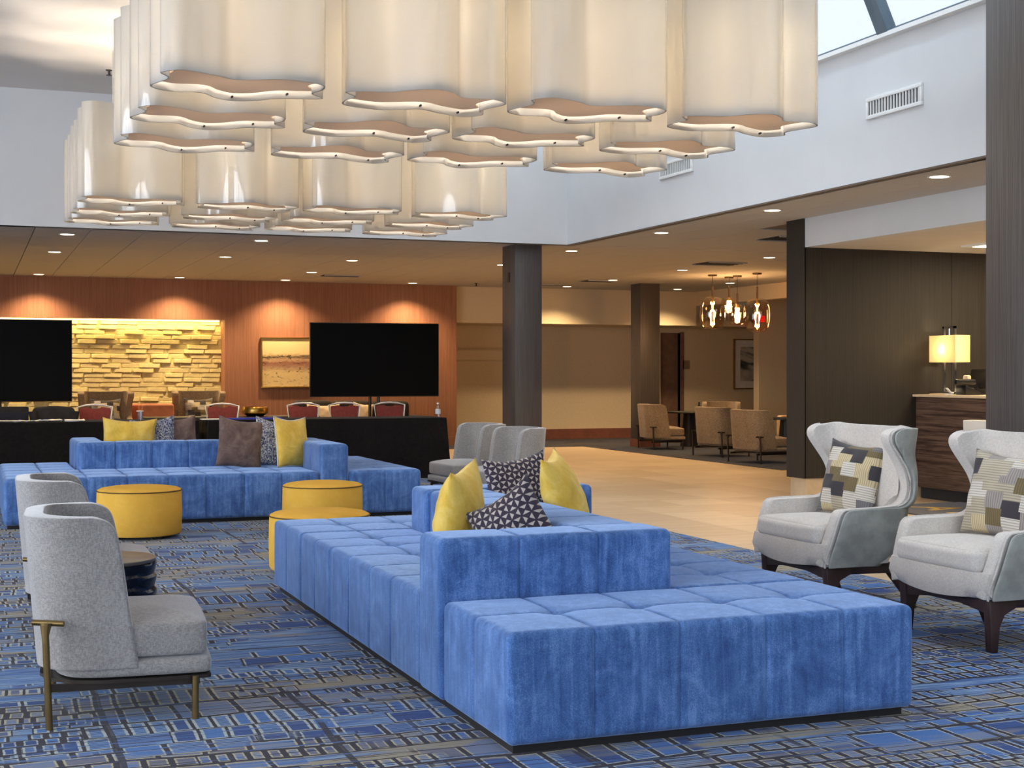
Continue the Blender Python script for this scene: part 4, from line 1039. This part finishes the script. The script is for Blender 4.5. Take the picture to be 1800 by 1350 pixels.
for s in (-1, 1):
    soft_block('arm', -.1, .6, s * .44 - .06, s * .44 + .06, .25, .60, 'cream_leather', t, .04, step=.1)
    for x in (-.1, .55): tube('leg', (x, s * .36, .008), (x, s * .34, .24), .016, 'wine_wood', t, .024)
t = thing('dark_bottle', 'small dark bottle on the tall stand behind brown lounge chairs', 'bottle', (11.95, 22.1, .616)); lathe('bottle_body', [(.001, .001), (.032, .001), (.034, .08), (.014, .12), (.014, .15), (.001, .15)], 'phone_black', t, 14); lathe('cap', [(.001, .149), (.016, .149), (.016, .165), (.001, .165)], 'dark_metal', t, 12)

# ------------------------------------------------------------------ RECEPTION
t = thing('reception_desk', 'dark striped wood reception desk with pale counter by dark column', 'desk', (-.22, 0, 0))
box('desk_body', 9.40, 10.2, 7.0, 12.29, .12, 1.05, 'desk_wood', t, .003); box('toe_kick', 9.45, 10.15, 7.05, 12.27, .003, .12, 'plinth', t); box('counter_top', 9.36, 10.25, 6.95, 12.295, 1.05, 1.075, 'cream_leather', t, .004); box('low_counter', 9.16, 9.40, 9.6, 11.24, .70, .845, 'white_plastic', t, .006)
t = thing('table_lamp', 'rectangular cream shade table lamp with chrome double rods on the desk', 'lamp', (9.40, 12.03, 1.076), RAD(90))
box('base', -.20, .20, -.10, .10, 0.001, .03, 'chrome', t, .004)
for s in (-1, 1): box('rod', s * .085 - .012, s * .085 + .012, -.012, .012, .03, .70, 'chrome', t)
box('rod', -.097, .097, -.012, .012, .676, .70, 'chrome', t)
bm = bmesh.new()
for a in ((-.205, -.20, -.09, .09), (.20, .205, -.09, .09), (-.205, .205, -.095, -.09), (-.205, .205, .09, .095)): add_box(bm, a[0], a[1], a[2], a[3], .33, .605)
from_bm('lamp_shade', bm, 'lampshade', t); lathe('bulb', [(.001, .40), (.03, .42), (.03, .48), (.001, .51)], 'bulb_warm', t, 14); tube('lamp_holder', (0, 0, .51), (0, 0, .676), .01, 'chrome', t)
lamp('POINT', 'table_lamp_glow', (0.0, .06, .46), 6, (1, .86, .62), .04, t)
t = thing('computer_monitor', 'black computer monitor seen from behind on the reception desk', 'monitor', (9.66, 11.86, 1.076), RAD(72)); box('screen_case', -.27, .27, -.02, .02, .06, .26, 'phone_black', t, .006, rot=Matrix.Rotation(RAD(12), 3, 'X')); box('stand', -.04, .04, -.02, .06, .001, .12, 'phone_black', t); box('foot', -.12, .12, -.08, .10, .001, .012, 'phone_black', t)
t = thing('desk_phone', 'cream and black desk phone on the reception counter', 'phone', (9.36, 11.66, 1.076), RAD(80)); prism('phone_body', [(-.10, .001), (.10, .001), (.10, .10), (-.06, .03)], -.10, .10, 'phone_black', t, 'x', .006); box('handset', -.10, -.04, -.02, .2, .10, .16, 'phone_black', t, .02); box('display', .0, .10, -.02, .03, .10, .20, 'cream_leather', t, .02)
t = thing('card_holder', 'small white card stand beside the lamp on the desk', 'card', (9.26, 11.86, 1.076), RAD(60)); box('card', -.07, .07, -.004, .004, .008, .075, 'white_plastic', t, 0, rot=Matrix.Rotation(RAD(-40), 3, 'X')); box('card_foot', -.05, .05, -.03, .03, .001, .01, 'white_plastic', t)
# entrance mat with gold lettering
t = thing('entrance_mat', 'dark grey entrance mat with gold script lettering before reception desk', 'mat', (8.62, 10.7, 0), 0)
A = [(8.50, 11.62), (9.42, 11.62), (9.42, 9.1), (7.98, 9.1)]
bm = bmesh.new(); add_box(bm, -.56, .78, -1.6, .95, .001, .012, .003, 1); from_bm('mat_pile', bm, 'mat_dark', t)
fc = bpy.data.curves.new('lettering', 'FONT'); fc.body = 'AYRES'; fc.size = .62; fc.extrude = .0015; fc.shear = .25; fc.align_x = 'LEFT'; fc.space_character = 1.15
fo = bpy.data.objects.new('lettering', fc); COL.objects.link(fo); fc.materials.append(M['letter_gold']); fo.parent = t; fo.location = (-.22, .72, .0135); fo.rotation_euler = (0, 0, RAD(-90))
bpy.context.view_layer.update()
lm = bpy.data.meshes.new_from_object(fo); lo_ = bpy.data.objects.new('letters', lm); COL.objects.link(lo_); lo_.parent = t; lo_.location = fo.location; lo_.rotation_euler = fo.rotation_euler; bpy.data.objects.remove(fo)
